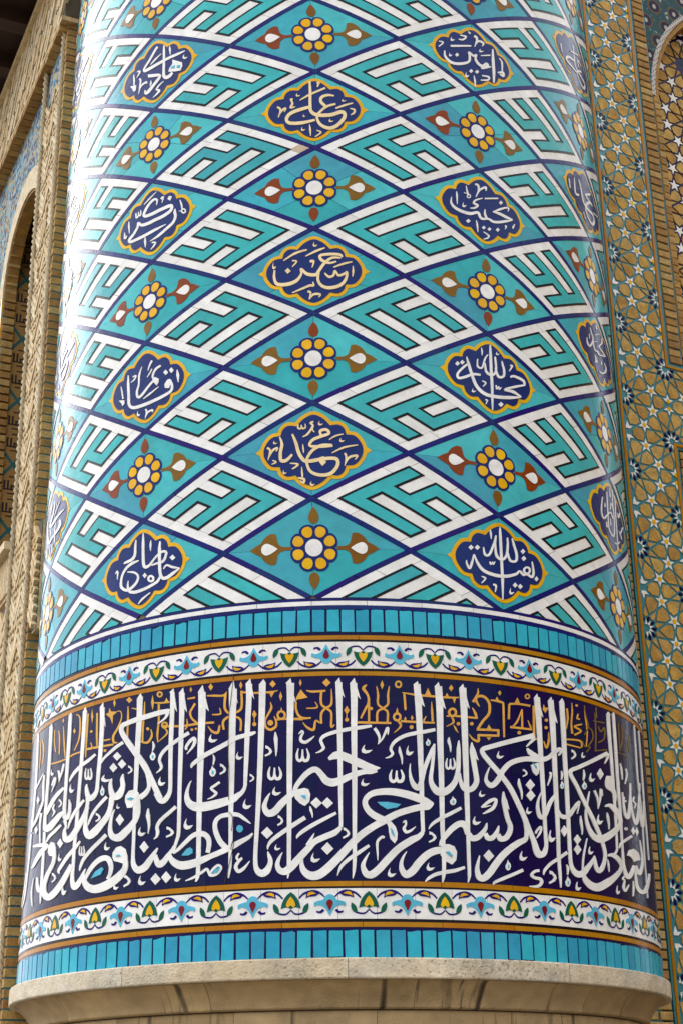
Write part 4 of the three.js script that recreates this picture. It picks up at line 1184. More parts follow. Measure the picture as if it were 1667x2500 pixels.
med('-2,1.5', 'i', `
s 820,390,10 830,280,40 760,280,44 650,400,46 570,560,48 590,610,54 720,570,60 900,480,60 1060,410,64 1130,400,50 1100,500,56 950,610,60 780,690,60 640,760,60 520,790,56 460,750,50 440,830,40 370,960,44 280,1080,50 290,1130,50 420,1080,54 600,990,54 800,880,50 1015,770,10
s 1195,460,14 1190,540,60 1200,620,50 1150,740,50 1000,880,50 850,1010,46 690,1115,8
s 570,380,10 680,260,26 825,115,8
s 410,550,20 420,640,34 460,600,24 460,520,14
s 460,600,24 500,590,30 510,490,14
s 270,720,8 270,820,34 280,960,6
s 185,940,8 190,1060,40 235,1000,8
s 910,265,40 960,220,30 930,340,8
P 1075,200 1130,210 1095,300 1040,260
s 1290,280,14 1320,370,34 1340,480,24
O 1365,505,38,26
s 1270,515,10 1330,500,20
s 595,1030,8 595,1120,44 600,1240,6
s 730,1145,24 800,1140,30 770,1210,30 705,1285,8`);
med('-2,3.5', 'j', `
s 205,300,6 205,400,26 210,520,28 215,620,30 260,655,34 360,630,34 480,580,32 600,520,30 670,470,26 682,410,26 660,350,20
P 605,440 600,400 630,350 660,340 685,390 660,410 650,440
s 355,205,4 325,300,18 320,400,16 300,480,20 310,540,26 350,520,24 420,430,22 470,370,20
P 470,330 500,320 540,340 535,380 515,412 490,385 470,370
s 470,330,20 480,280,22 510,230,24 560,195,20
s 370,560,6 440,505,18 540,425,6
q 615,270 26,30
q 675,245 26,32
s 738,240,6 745,300,32 750,378,4
s 235,380,6 270,350,14 290,305,14 255,320,12
s 465,140,20 440,190,16 420,250,6
s 465,230,8 440,280,12 410,325,4
s 128,425,5 138,480,14 150,560,14
P 105,580 140,575 165,575 165,610 145,638 130,605
s 395,670,20 405,700,18 388,775,4
s 390,765,5 420,705,18 470,680,18 465,705,5
t 300,690,335,750`);
med('-2,5.5', 'k', `
s 415,95,8 415,200,26 415,320,28 420,420,30 440,450,32 480,430,24 510,390,20 560,330,20 610,290,24 650,290,26 650,330,24 620,390,24 560,410,22 500,430,14
s 590,180,10 585,260,30 585,380,30 590,500,30 610,560,34 660,560,32 730,510,30 795,460,10
s 795,460,10 720,450,26 660,430,20 625,470,10
s 342,165,8 335,230,22 330,320,24 300,370,28 240,400,24 215,415,8
s 370,380,10 300,410,30 240,460,24 200,530,20 185,600,22 190,660,28 240,690,30 300,660,26 350,600,24 360,540,20 320,505,22 250,500,10
s 260,590,6 255,650,20 270,700,30 330,710,32 420,680,30 500,640,26 560,600,26 590,550,20
O 495,570,26,22
q 720,350 30,30
q 432,537 22,28
s 495,170,5 492,220,20 492,282,4
s 365,835,6 410,780,20 490,715,8
s 140,490,20 150,510,16 145,580,4
s 125,520,6 150,490,14`);
med('4,2.5', 'p', `
s 370,330,8 380,430,20 420,490,30 465,430,24 480,350,18 450,250,16 430,150,8
s 480,350,14 490,480,18 520,570,24 560,590,20 590,650,20 640,660,22 700,680,14 650,600,16 590,500,16 640,440,16 630,350,6
s 590,950,10 640,985,30 700,970,24 715,900,18 680,800,8
s 510,650,6 530,720,18 525,800,6
q 545,770 16,24
s 510,290,10 600,265,14
s 500,410,10 560,405,12
s 415,260,6 420,350,8
s 630,760,6 635,830,14
s 655,1070,6 690,1110,12 660,1150,8
s 535,110,12 545,190,14`);
med('4,4.5', 'q', `
s 185,290,8 170,420,12 170,560,16 205,650,24 260,590,18 310,550,18 350,650,12
s 255,210,8 265,400,12 275,600,12 285,780,14 320,890,18 370,940,16 380,800,10 370,600,10 350,400,10 345,180,6
s 310,500,10 325,400,12 350,480,10 370,560,10
s 380,270,6 395,420,10 400,600,10 415,800,10 430,1000,10 435,1170,6
s 365,1040,8 420,1065,20 470,1030,10
s 450,850,8 480,930,14 500,1000,8
s 220,390,6 225,460,10
s 245,700,6 258,790,14
s 300,150,8 310,290,12
s 310,650,8 320,760,8
s 430,560,8 445,640,10 470,560,6
s 520,790,8 480,900,10`);
med('-4,4.5', 'r', `
s 380,320,10 300,400,26 220,510,30 130,650,28 125,600,16 180,400,14 210,190,8
s 300,180,6 250,300,12 200,450,8
s 300,520,30 300,600,40 270,680,34 210,780,24 150,860,24 95,950,28 80,800,14 80,560,6
s 215,560,6 205,700,12 195,920,14
s 160,240,8 130,420,8
s 70,1050,6 60,1180,8
s 110,1020,6 115,1140,8
s 160,960,6 150,1060,10 130,1190,5
s 185,1030,10 150,1130,5
s 230,190,6 235,270,8
s 130,700,6 130,800,10`);
// medallions seen edge-on carry the same kind of lettering, laid out in their own frame
for (const [key, src] of [['4,0.5', 'c'], ['-4,2.5', 'c'], ['-4,0.5', 'a'], ['4,-1.5', 'a'], ['-4,-1.5', 'c'], ['0,-1.5', 'a'], ['-6,3.5', 'a'], ['6,3.5', 'c'], ['6,1.5', 'a'], ['-6,1.5', 'c'], ['6,5.5', 'a'], ['-6,5.5', 'c']]) {
  const m = medallions[key]; if (!m) continue;
  const lines = src === 'c' ? [[[-0.09, 0.08, 0.01], [-0.07, 0.04, 0.014], [-0.05, -0.03, 0.016], [0, -0.045, 0.016], [0.08, -0.03, 0.016], [0.105, -0.06, 0.016], [0.05, -0.105, 0.015], [-0.01, -0.09, 0.013], [-0.02, -0.04, 0.013], [0.04, 0.02, 0.014], [0.09, 0.03, 0.009]], [[0.08, 0.03, 0.012], [-0.01, 0.03, 0.012], [0.04, 0.07, 0.013], [0.07, 0.09, 0.01]], [[-0.14, 0.06, 0.006], [-0.14, -0.03, 0.014], [-0.1, -0.02, 0.01]], [[0.09, -0.01, 0.005], [0.19, 0.025, 0.008]], [[-0.2, 0.02, 0.01], [-0.195, -0.035, 0.005]], [[-0.06, -0.1, 0.008], [-0.04, -0.13, 0.006]]]
    : [[[-0.02, 0.11, 0.01], [-0.015, 0.02, 0.013], [0, -0.03, 0.014], [0.09, -0.03, 0.015], [0.15, -0.03, 0.014], [0.12, -0.08, 0.014], [0.05, -0.09, 0.013], [0.01, -0.05, 0.011], [0.09, 0.01, 0.009]], [[0.1, 0.05, 0.006], [0.04, 0.05, 0.012], [0.05, 0.01, 0.012]], [[-0.02, 0.0, 0.012], [-0.1, -0.03, 0.014], [-0.12, -0.07, 0.014], [0, -0.06, 0.009]], [[-0.07, 0.03, 0.006], [0.05, 0.09, 0.008]], [[-0.18, 0, 0.01], [-0.17, -0.05, 0.004]]];
  for (const l of lines) { const B = new CylB(); stroke(B, l, (x, y) => m.map([x, y]), R + 0.0052 + (layer++ % 5) * 0.0003, R); part(m.o, 'letter', B.geo(), M('letter', 0)); }
}
// --- hairline cracks
{
  const crack = (crop, text) => writeOn(minaret, crop, text, MAT.crack[0], 0.0052, null, 'crack');
  crack('A', `
s 770,40,2 772,90,3 742,360,6 725,500,4 718,900,4 728,1100,3 722,1300,4 725,1420,4
s 728,1555,4 765,1610,4 755,1760,4
s 745,1960,4 765,1880,4 775,1920,4 705,2230,4 680,2330,4`);
}

// ================================================================ stone base under the minaret
const stoneBase = thing('stone_base', 'round beige stone base with a projecting moulded ledge under the tiled minaret', 'stone base');
function lathePiece(prof, a, b) {
  const g = new THREE.LatheGeometry(prof.map(p => new THREE.Vector2(p[0], p[1])), Math.max(4, Math.ceil((b - a) / 0.05)), a, b - a);
  const uv = g.attributes.uv, ps = g.attributes.position, o1 = rnd() * 4, o2 = rnd() * 4; let len = [0];
  for (let i = 1; i < prof.length; i++) len.push(len[i - 1] + Math.hypot(prof[i][0] - prof[i - 1][0], prof[i][1] - prof[i - 1][1]));
  for (let i = 0; i < uv.count; i++) { const k = i % prof.length, j = Math.floor(i / prof.length); uv.setXY(i, (a + (b - a) * j / Math.max(4, Math.ceil((b - a) / 0.05))) * R + o1, len[k] + o2); }
  return g;
}
{
  const cap = [[1.40, 2.2440], [1.522, 2.2440], [1.528, 2.2415], [1.531, 2.237], [1.531, 2.174], [1.529, 2.169], [1.525, 2.1665], [1.496, 2.1655], [1.40, 2.1653]];
  const cav = []; for (let i = 0; i <= 14; i++) { const t = i / 14; cav.push([1.506 - 0.098 * Math.pow(t, 0.72) + 0.018 * Math.pow(t, 4), 2.1645 - 0.098 * t]); }
  cav.push([1.412, 2.064], [1.38, 2.063]);
  const ped = [[1.38, 2.060], [1.398, 2.060], [1.402, 2.054], [1.402, 0.62], [1.40, 0.615], [1.38, 0.615]];
  const pli = [[1.38, 0.613], [1.50, 0.613], [1.512, 0.60], [1.512, 0.006]];
  const run = (prof, name, step, off, mat = 'stone') => { for (let t = -1.7 + off; t < 1.9; t += step) part(stoneBase, name, lathePiece(prof, t + 0.0006, t + step - 0.0006), M(mat)); };
  run(cap, 'cap_block', 0.62, -0.14); run(cav, 'cavetto_block', 0.56, -0.34, 'stained'); run(ped, 'pedestal_block', 0.40, -0.2, 'stained'); run(pli, 'plinth_block', 0.5, -0.1);
  part(stoneBase, 'mortar_core', new THREE.CylinderGeometry(1.395, 1.395, 2.2, 48, 1, true).translate(0, 1.12, 0), MAT.joint[0]);
}

// ================================================================ the building behind: frames of its two faces
const YAW = 29 * Math.PI / 180, OFF = -0.75;
const nF = new THREE.Vector3(Math.sin(YAW), 0, Math.cos(YAW)), tF = new THREE.Vector3(Math.cos(YAW), 0, -Math.sin(YAW)), UP = new THREE.Vector3(0, 1, 0);
function frame(g, X, Z, P) { const m = new THREE.Matrix4().makeBasis(X, UP, Z); m.setPosition(P); m.decompose(g.position, g.quaternion, g.scale); }
const LEAN = new THREE.Matrix4().set(1, -0.0105, 0, 0.063, 0, 1, 0, 0, 0, 0, 1, 0, 0, 0, 0, 1);
function mUV(g) {                                 // uv in metres from the wall plane
  const p = g.attributes.position, n = g.attributes.normal, uv = [], a = rnd() * 3, b = rnd() * 3;
  for (let i = 0; i < p.count; i++) { const nz = Math.abs(n.getZ(i)), nx = Math.abs(n.getX(i)); uv.push((nx > 0.7 ? p.getZ(i) : p.getX(i)) + a, (Math.abs(n.getY(i)) > 0.7 ? p.getZ(i) : p.getY(i)) + b); }
  g.setAttribute('uv', new THREE.Float32BufferAttribute(uv, 2)); return g;
}
function box(x0, x1, y0, y1, z0, z1) { return mUV(new THREE.BoxGeometry(x1 - x0, y1 - y0, z1 - z0).translate((x0 + x1) / 2, (y0 + y1) / 2, (z0 + z1) / 2)); }
function brickGeo(x0, x1, y0, y1, z0, z1, c = 0.003) { // chamfered front edges
  const p = [], N = [], f = (a, b, d, e) => { const A = new THREE.Vector3(...a), nn = new THREE.Vector3(...b).sub(A).cross(new THREE.Vector3(...d).sub(A)).normalize(); for (const q of [a, b, d, a, d, e]) { p.push(...q); N.push(nn.x, nn.y, nn.z); } };
  const b = [[x0, y0, z0], [x1, y0, z0], [x1, y1, z0], [x0, y1, z0]], m = [[x0, y0, z1 - c], [x1, y0, z1 - c], [x1, y1, z1 - c], [x0, y1, z1 - c]], t = [[x0 + c, y0 + c, z1], [x1 - c, y0 + c, z1], [x1 - c, y1 - c, z1], [x0 + c, y1 - c, z1]];
  f(t[0], t[1], t[2], t[3]);
  for (let i = 0; i < 4; i++) { const j = (i + 1) % 4; f(m[i], m[j], t[j], t[i]); f(b[i], b[j], m[j], m[i]); }
  return mUV(geoFrom(p, N, new Array(p.length / 3 * 2).fill(0)));
}
function flat(poly, z0, z1, hole) {               // prism on the wall plane
  const s = new THREE.Shape(poly.map(p => new THREE.Vector2(p[0], p[1]))); if (hole) s.holes.push(new THREE.Path(hole.map(p => new THREE.Vector2(p[0], p[1]))));
  return mUV(new THREE.ExtrudeGeometry(s, { depth: z1 - z0, bevelEnabled: false, curveSegments: 8 }).translate(0, 0, z0));
}
function clipPoly(poly, x0, x1, y0, y1) {
  let P = poly; const cut = (P, f) => { const o = []; for (let i = 0; i < P.length; i++) { const a = P[i], b = P[(i + 1) % P.length], fa = f(a), fb = f(b); if (fa >= 0) o.push(a); if ((fa >= 0) !== (fb >= 0)) { const t = fa / (fa - fb); o.push([a[0] + (b[0] - a[0]) * t, a[1] + (b[1] - a[1]) * t]); } } return o; };
  for (const f of [p => p[0] - x0, p => x1 - p[0], p => p[1] - y0, p => y1 - p[1]]) { P = cut(P, f); if (P.length < 3) return null; }
  let ar = 0; P.forEach((a, i) => { const b = P[(i + 1) % P.length]; ar += a[0] * b[1] - b[0] * a[1]; });
  return Math.abs(ar) < 2e-4 ? null : P;
}
function inset(poly, d) {                         // move every side inwards by d
  let ar = 0; poly.forEach((a, i) => { const b = poly[(i + 1) % poly.length]; ar += a[0] * b[1] - b[0] * a[1]; });
  const s = ar > 0 ? 1 : -1, n = poly.length;
  return poly.map((v, i) => {
    const a = poly[(i + n - 1) % n], b = poly[(i + 1) % n];
    const e1 = [v[0] - a[0], v[1] - a[1]], e2 = [b[0] - v[0], b[1] - v[1]], l1 = Math.hypot(...e1), l2 = Math.hypot(...e2);
    const n1 = [-e1[1] / l1 * s, e1[0] / l1 * s], n2 = [-e2[1] / l2 * s, e2[0] / l2 * s], k = 1 + n1[0] * n2[0] + n1[1] * n2[1];
    return [v[0] + (n1[0] + n2[0]) * d / Math.max(0.25, k), v[1] + (n1[1] + n2[1]) * d / Math.max(0.25, k)];
  });
}
// ten-fold star pattern: pieces round one rosette centre (edge length e)
const deg = Math.PI / 180, pol = (r, a) => [r * Math.cos(a * deg), r * Math.sin(a * deg)];
function girihAt(x, y, e) {
  const out = [], P = (k, pts) => out.push([k, pts.map(p => [x + p[0] * e, y + p[1] * e])]);
  const bw = 0.086;
  const starC = a => pol(2.227, a), apo = 0.6882, inn = 0.263;
  for (let k = 0; k < 10; k++) {
    const v = 36 * k, m1 = v - 18, m2 = v + 18;
    const notch = (m, side) => { const c = starC(m), q = pol(inn, m + 180 + side * 36); return [c[0] + q[0], c[1] + q[1]]; };
    const kite = [pol(0.809, v), pol(1.5388, m1), notch(m1, -1), pol(2.118, v), notch(m2, 1), pol(1.5388, m2)];
    P('kite', inset(kite, bw));
    const tri = [pol(1.5388, m2), pol(0.809, v), pol(0.62, m2), pol(0.809, v + 36)];
    P('small_kite', inset(tri, bw * 0.8));
    const pet = []; for (let i = 0; i < 8; i++) { const q = pol(0.135, i * 45), c = pol(0.585, v), w = pol(1, v); const s = q[0], t = q[1] * 0.72; pet.push([c[0] + w[0] * s * 1.25 - w[1] * t, c[1] + w[1] * s * 1.25 + w[0] * t]); }
    P('petal', pet);
    P('point', [pol(0.25, v + 1), pol(0.56, v + 18), pol(0.25, v + 35)]);
    // five-pointed star; the pair above and below share their inner points and keep three
    const ax = m2, c = starC(ax), vertical = ((ax % 180) + 180) % 180 === 90;
    const tip = (i, r) => { const q = pol(r, ax + 180 + i * 72); return [c[0] + q[0], c[1] + q[1]]; }, inr = (i, r) => { const q = pol(r, ax + 180 + 36 + i * 72); return [c[0] + q[0], c[1] + q[1]]; };
    if (vertical) { P('star', [tip(0, 0.44), inr(0, 0.18), tip(1, 0.42), inr(1, 0.17), inr(3, 0.17), tip(4, 0.42), inr(4, 0.18)]); P('star_center', [0, 1, 2, 3, 4].map(i => inr(i, 0.16))); }
    else if (ax % 360 < 90 || ax % 360 > 270) { const s = []; for (let i = 0; i < 5; i++) s.push(tip(i, 0.48), inr(i, 0.19)); P('star', s); P('star_center', [0, 1, 2, 3, 4].map(i => inr(i, 0.165))); }
  }
  for (const s of [-1, 1]) P('kite', inset([[s * 1.309, 2.49], [s * 1.154, 2.014], [s * 0.6545, 2.014], [s * 0.25, 2.308], [s * 0.309, 2.49], [s * 0.25, 2.672], [s * 0.6545, 2.966], [s * 1.154, 2.966]], bw));
  return out;
}

// ================================================================ wall with the star pattern, right of the minaret
const portal = thing('portal_facade', 'tan brick portal wall with teal star pattern bands and a recessed arch', 'facade');
frame(portal, tF, nF, nF.clone().multiplyScalar(OFF));
const lean = g => g.applyMatrix4(LEAN);
const PA = 0.558, PE = PA / 4.98, UL = 2.683, UR = 3.067, VLO = 6.045, VHI = 6.605, VTOP = 10.6, VBOT = 1.7;
part(portal, 'wall_core', box(-1.29, 3.25, 0.004, 13, -0.55, -0.03), MAT.joint[0]);
part(portal, 'wall_core', box(3.25, 7.5, 0.004, 6.72, -0.55, -0.03), MAT.joint[0]);
part(portal, 'wall_core', box(3.25, 7.5, 6.72, 13, -0.8, -0.24), MAT.joint[0]);
part(portal, 'band_ground', lean(box(2.620, 3.118, VBOT, 12.9, -0.03, 0)), MAT.wallTeal[0]);
part(portal, 'band_ground', lean(box(3.118, 7.4, VLO - 0.05, VHI + 0.05, -0.03, -0.0005)), MAT.wallTeal[0]);
part(portal, 'gold_line', lean(brickGeo(2.634, 2.656, VBOT, 12.9, 0, 0.008, 0.003)), M('gold', 0));
part(portal, 'gold_line', lean(brickGeo(3.079, 3.101, VHI + 0.012, 12.9, 0, 0.008, 0.003)), M('gold', 1));
part(portal, 'gold_line', lean(brickGeo(3.101, 7.4, VHI + 0.012, VHI + 0.034, 0, 0.008, 0.003)), M('gold', 2));
part(portal, 'gold_line', lean(brickGeo(3.079, 3.101, VBOT, VLO - 0.012, 0, 0.008, 0.003)), M('gold', 3));
part(portal, 'gold_line', lean(brickGeo(3.101, 7.4, VLO - 0.034, VLO - 0.012, 0, 0.008, 0.003)), M('gold', 0));
{
  const F0 = 2.668, F1 = 3.072;
  const inU = p => (p[0] >= F0 && p[0] <= F1) || (p[0] >= F0 && p[0] <= 7 && p[1] >= VLO && p[1] <= VHI);
  const cells = [];
  for (let k = -8; k < 12; k++) { cells.push([UL, 5.76 + k * PA]); cells.push([UR, 5.76 + PA / 2 + k * PA]); }
  for (let i = 1; i < 5; i++) for (let k = -1; k < 3; k++) { cells.push([UL + 2 * i * (UR - UL), 5.76 + k * PA]); cells.push([UR + 2 * i * (UR - UL), 5.76 + PA / 2 + k * PA]); }
  // rosettes left and right of the band supply the pieces along its edges
  for (let k = -8; k < 12; k++) { cells.push([UL - (UR - UL), 5.76 + PA / 2 + k * PA]); cells.push([UL + 2 * (UR - UL), 5.76 + k * PA]); }
  const seen = new Set(), stuffs = {}, kinds = { kite: ['tan', 0.006], small_kite: ['tan', 0.006], petal: ['deepnavy', 0.005], point: ['white', 0.0065], star: ['white', 0.006], star_center: ['yellow', 0.0085] };
  const count = {}, far = {}, list = [];
  for (const [x, y] of cells) for (const [kind, poly] of girihAt(x, y, PE)) {
    const c = poly.reduce((s, p) => [s[0] + p[0] / poly.length, s[1] + p[1] / poly.length], [0, 0]);
    const key = kind + Math.round(c[0] * 300) + ',' + Math.round(c[1] * 300); if (seen.has(key)) continue; seen.add(key);
    let q = poly;
    if (!poly.every(inU)) q = c[1] > VLO && c[1] < VHI && c[0] > F1 - 0.03 ? clipPoly(poly, F0, 7, VLO, VHI) : clipPoly(poly, F0, F1, VBOT + 0.01, 12.8);
    if (!q || c[1] > VTOP || (kind === 'star_center' && q.length !== 5) || (kind === 'star_center' && !q.every(inU))) continue;
    list.push([kind, q, c]);
  }
  list.sort((a, b) => Math.abs(a[2][1] - 6) + 3 * Math.max(0, a[2][0] - 3.4) - Math.abs(b[2][1] - 6) - 3 * Math.max(0, b[2][0] - 3.4));
  const rosettes = {};
  for (const [kind, q, c] of list) {
    const [mat, h] = kinds[kind], g = lean(flat(q, -0.002, h + rr(-0.0008, 0.0008)));
    if (kind === 'petal' || kind === 'point') { // joined: one rosette ring, one set of points
      const near = cells.reduce((b, r) => { const d = Math.hypot(r[0] - c[0], r[1] - c[1]); return d < b[0] ? [d, r] : b; }, [9, null])[1], key = kind + near.map(v => v.toFixed(2));
      (rosettes[key] = rosettes[key] || { kind, gs: [] }).gs.push(g); continue;
    }
    count[kind] = (count[kind] || 0) + 1;
    const nm = { kite: 'kite_tile', small_kite: 'small_kite_tile', star: 'star', star_center: 'star_center' }[kind];
    if (count[kind] <= 295) part(portal, nm, g, M(mat)); else (far[kind] = far[kind] || []).push(g);
  }
  for (const k in far) part(portal, k, mergeGeometries(far[k]), M(kinds[k][0], 0)).userData.kind = 'stuff';
  for (const k in rosettes) { const r = rosettes[k], o = part(portal, r.kind === 'petal' ? 'rosette_petals' : 'rosette_points', mergeGeometries(r.gs), M(kinds[r.kind][0])); o.userData.kind = 'stuff'; }
}
// brick courses beside the minaret and round the niche, with teal glazed joints
part(portal, 'glazed_joint', box(1.0, 2.575, VBOT, 12.9, -0.03, -0.008), MAT.wallTeal[0]);
{
  const ch = 0.058; let n = 0;
  for (let v = VBOT; v < 10.3; v += ch) {
    const off = (n++ % 2) * 0.12;
    for (const [a, b] of [[2.16 + off, 2.38 + off], [2.39 + off, 2.606]]) if (b - a > 0.02) part(portal, 'brick', lean(brickGeo(a, b, v + 0.004, v + ch - 0.006 - rr(0, 0.002), -0.02, rr(0.001, 0.006), 0.004)), M('brick'));
  }
  part(portal, 'glazed_joint', lean(box(3.119, 3.252, VHI + 0.05, 12.9, -0.03, -0.008)), MAT.wallTeal[0]);
  for (let v = VHI + 0.06; v < 10.4; v += 0.062) part(portal, 'strip_brick', lean(brickGeo(3.132, 3.238 + rr(-0.004, 0.004), v + 0.004, v + 0.062 - 0.007, -0.02, rr(0.002, 0.007), 0.004)), M('brick'));
  for (let u = 3.25; u < 5.6; u += 0.115) part(portal, 'strip_brick', lean(brickGeo(u + 0.005, u + 0.108, VHI + 0.055, VHI + 0.115, -0.02, rr(0.002, 0.006), 0.004)), M('brick'));
  for (let v = VLO - 0.12; v > 4; v -= 0.062) part(portal, 'strip_brick', lean(brickGeo(3.132, 3.25, v + 0.004, v + 0.055, -0.02, 0.004, 0.004)), M('brick'));
}
{ // pointed niche: spandrel, white band, brick arch, recessed panel with dark star lines
  const arch = (r, x0, spring) => { const o = []; const half = r, rad = r * 1.25, cx = 4.2; for (let i = 0; i <= 24; i++) { const t = i / 24, a = Math.PI - t * Math.acos(1 - (half / rad)); o.push([cx - half + rad + rad * Math.cos(a), spring + rad * Math.sin(a)]); } const L = o; const Rr = L.slice(0, -1).reverse().map(p => [2 * cx - p[0], p[1]]); return [...L, ...Rr]; };
  const SP = 8.98, A1 = arch(0.96, 0, SP), A2 = arch(0.925, 0, SP), A3 = arch(0.885, 0, SP);
  const foot = (a, v) => [[a[0][0], v], ...a, [a[a.length - 1][0], v]];
  part(portal, 'spandrel', lean(flat([...A1.filter(p => p[0] > 3.254 && p[0] < 5.149), [5.15, SP + 0.05], [5.15, 11.2], [3.253, 11.2], [3.253, SP + 0.05]], -0.2, -0.006)), MAT.spandrel[0]);
  part(portal, 'white_arch_band', lean(flat([...A1, ...A2.slice().reverse()], -0.2, 0.004)), MAT.zigzag[0]);
  part(portal, 'brick_arch', lean(flat([...A2, ...A3.slice().reverse()], -0.2, -0.01)), M('brick', 3));
  for (const s of [0, 1]) part(portal, 'niche_jamb', lean(s ? box(5.09, 5.15, 6.74, SP, -0.2, -0.004) : box(3.253, 3.31, 6.74, SP, -0.2, -0.004)), M('brick', 1));
  for (let v = 6.75; v < SP - 0.05; v += 0.062) part(portal, 'jamb_brick', lean(brickGeo(3.256, 3.312, v + 0.004, v + 0.055, -0.03, rr(0, 0.005), 0.004)), M('brick'));
  part(portal, 'niche_panel', lean(box(3.2, 5.2, 6.72, 10.6, -0.235, -0.2)), M('deepnavy', 0));
  const seen = new Set(); let n = 0;
  for (let i = 0; i < 3; i++) for (let k = 0; k < 8; k++) for (const [kind, poly] of girihAt(3.40 + i * 0.384, 6.5 + k * PA + (i % 2) * PA / 2, PE)) {
    if (!['kite', 'small_kite', 'star'].includes(kind)) continue;
    const c = poly.reduce((s, p) => [s[0] + p[0] / poly.length, s[1] + p[1] / poly.length], [0, 0]), key = kind + Math.round(c[0] * 300) + ',' + Math.round(c[1] * 300);
    if (seen.has(key) || c[0] > 4.0 || c[0] < 3.24 || c[1] > 10.2) continue; seen.add(key);
    const q = clipPoly(poly, 3.25, 5, 6.75, 10.5); if (q) part(portal, kind === 'star' ? 'panel_star' : kind === 'kite' ? 'panel_kite' : 'panel_small_kite', lean(flat(q, -0.202, -0.193 + rr(-0.001, 0.001))), kind === 'star' ? M('white') : M('tan'));
  }
}

// ================================================================ brick corner left of the minaret
const cornerP = tF.clone().multiplyScalar(-1.40).addScaledVector(nF, OFF), WY = 24 * Math.PI / 180;
const wing = thing('brick_corner_pier', 'pale brick corner pier with woven zigzag relief, twisted mouldings and an arched niche', 'pier');
frame(wing, new THREE.Vector3(Math.sin(WY), 0, Math.cos(WY)), new THREE.Vector3(-Math.cos(WY), 0, Math.sin(WY)), cornerP);   // local x = -distance from the corner, z = out of the wall
part(wing, 'wall_core', box(-9, -1.57, 0.004, 13, -1.6, -0.062), MAT.joint[0]);
part(wing, 'wall_core', box(-1.58, -0.60, 0.004, 4.62, -1.4, -0.062), MAT.joint[0]);
part(wing, 'wall_core', box(-1.58, -0.60, 7.35, 13, -1.4, -0.062), MAT.joint[0]);
part(wing, 'wall_core', box(-1.58, 0.0, 4.62, 7.35, -1.6, -1.41), MAT.joint[0]);
part(wing, 'wall_core', box(-0.60, -0.005, 0.004, 13, -0.20, -0.026), MAT.joint[0]);
{ // quoins on the corner: yellow bricks with teal joints
  part(wing, 'glazed_joint', box(-0.028, 0.0, 0.5, 9.6, -0.16, -0.008), MAT.wallTeal[0]);
  for (let v = 1.8; v < 9.4; v += 0.0475) {
    const B = new THREE.BoxGeometry(0.05, 0.0385, 0.16).translate(-0.02 + rr(-0.001, 0.002), v + 0.024, -0.082 + rr(-0.002, 0.002));
    part(wing, 'quoin_brick', mUV(B.toNonIndexed()), M('brick'));
  }
}
// twisted rope mouldings
function rope(x, z, v0, v1, r) {
  const gs = [];
  for (let k = 0; k < 2; k++) {
    const pts = [], n = Math.round((v1 - v0) / 0.0115);
    for (let i = 0; i <= n; i++) { const y = v0 + (v1 - v0) * i / n, a = y / 0.085 * 2 * Math.PI + k * Math.PI; pts.push(new THREE.Vector3(x + Math.cos(a) * r * 0.5, y, z + Math.sin(a) * r * 0.5)); }
    gs.push(new THREE.TubeGeometry(new THREE.CatmullRomCurve3(pts), n, r * 0.62, 6));
  }
  part(wing, 'rope_moulding', mergeGeometries(gs), MAT.pale[2]);
}
rope(-0.05, 0.006, 1.7, 7.86, 0.015); rope(-0.475, 0.008, 1.7, 7.85, 0.016);
// woven relief: chevrons of slanted bricks between rows of studs
function weave(x0, x1, v0, v1, z, name, max, lanes, per = 0.36) {
  const w = (x1 - x0) / lanes, studs = []; let n = 0; const rest = [];
  part(wing, 'relief_ground', box(x0, x1, v0, v1, -0.03, z - 0.018), MAT.joint[0]);
  const base = mUV(new THREE.BoxGeometry(w * 1.30, 0.029, 0.03));
  let j = 0;
  for (let v = v0 + 0.05; v < v1 - 0.04; v += 0.047, j++) for (let i = 0; i < lanes; i++) {
    const sg = i % 2 ? 1 : -1, cx = x0 + w * (i + 0.5);
    if (j % 5 < 3) {
      const g = base.clone().rotateZ(sg * 0.80).translate(cx, v, z - 0.010 + rr(-0.004, 0.004));
      if (n++ < max) part(wing, name, g, M('pale')); else rest.push(g);
    } else for (let k = -1; k <= 1; k++) studs.push(new THREE.BoxGeometry(w * 0.30, 0.027, 0.026).rotateZ(sg * 0.80).translate(cx + k * w * 0.33, v + sg * k * w * 0.33 * 1.03, z - 0.012));
  }
  if (rest.length) part(wing, name, mergeGeometries(rest), MAT.pale[1]).userData.kind = 'stuff';
  part(wing, 'relief_studs', mUV(mergeGeometries(studs)), MAT.pale[3]).userData.kind = 'stuff';
}
weave(-0.455, -0.068, 1.8, 7.55, 0.0, 'zigzag_brick', 290, 3);
part(wing, 'blue_panel', box(-0.45, -0.075, 7.56, 7.86, -0.03, -0.012), MAT.mosaic[0]);
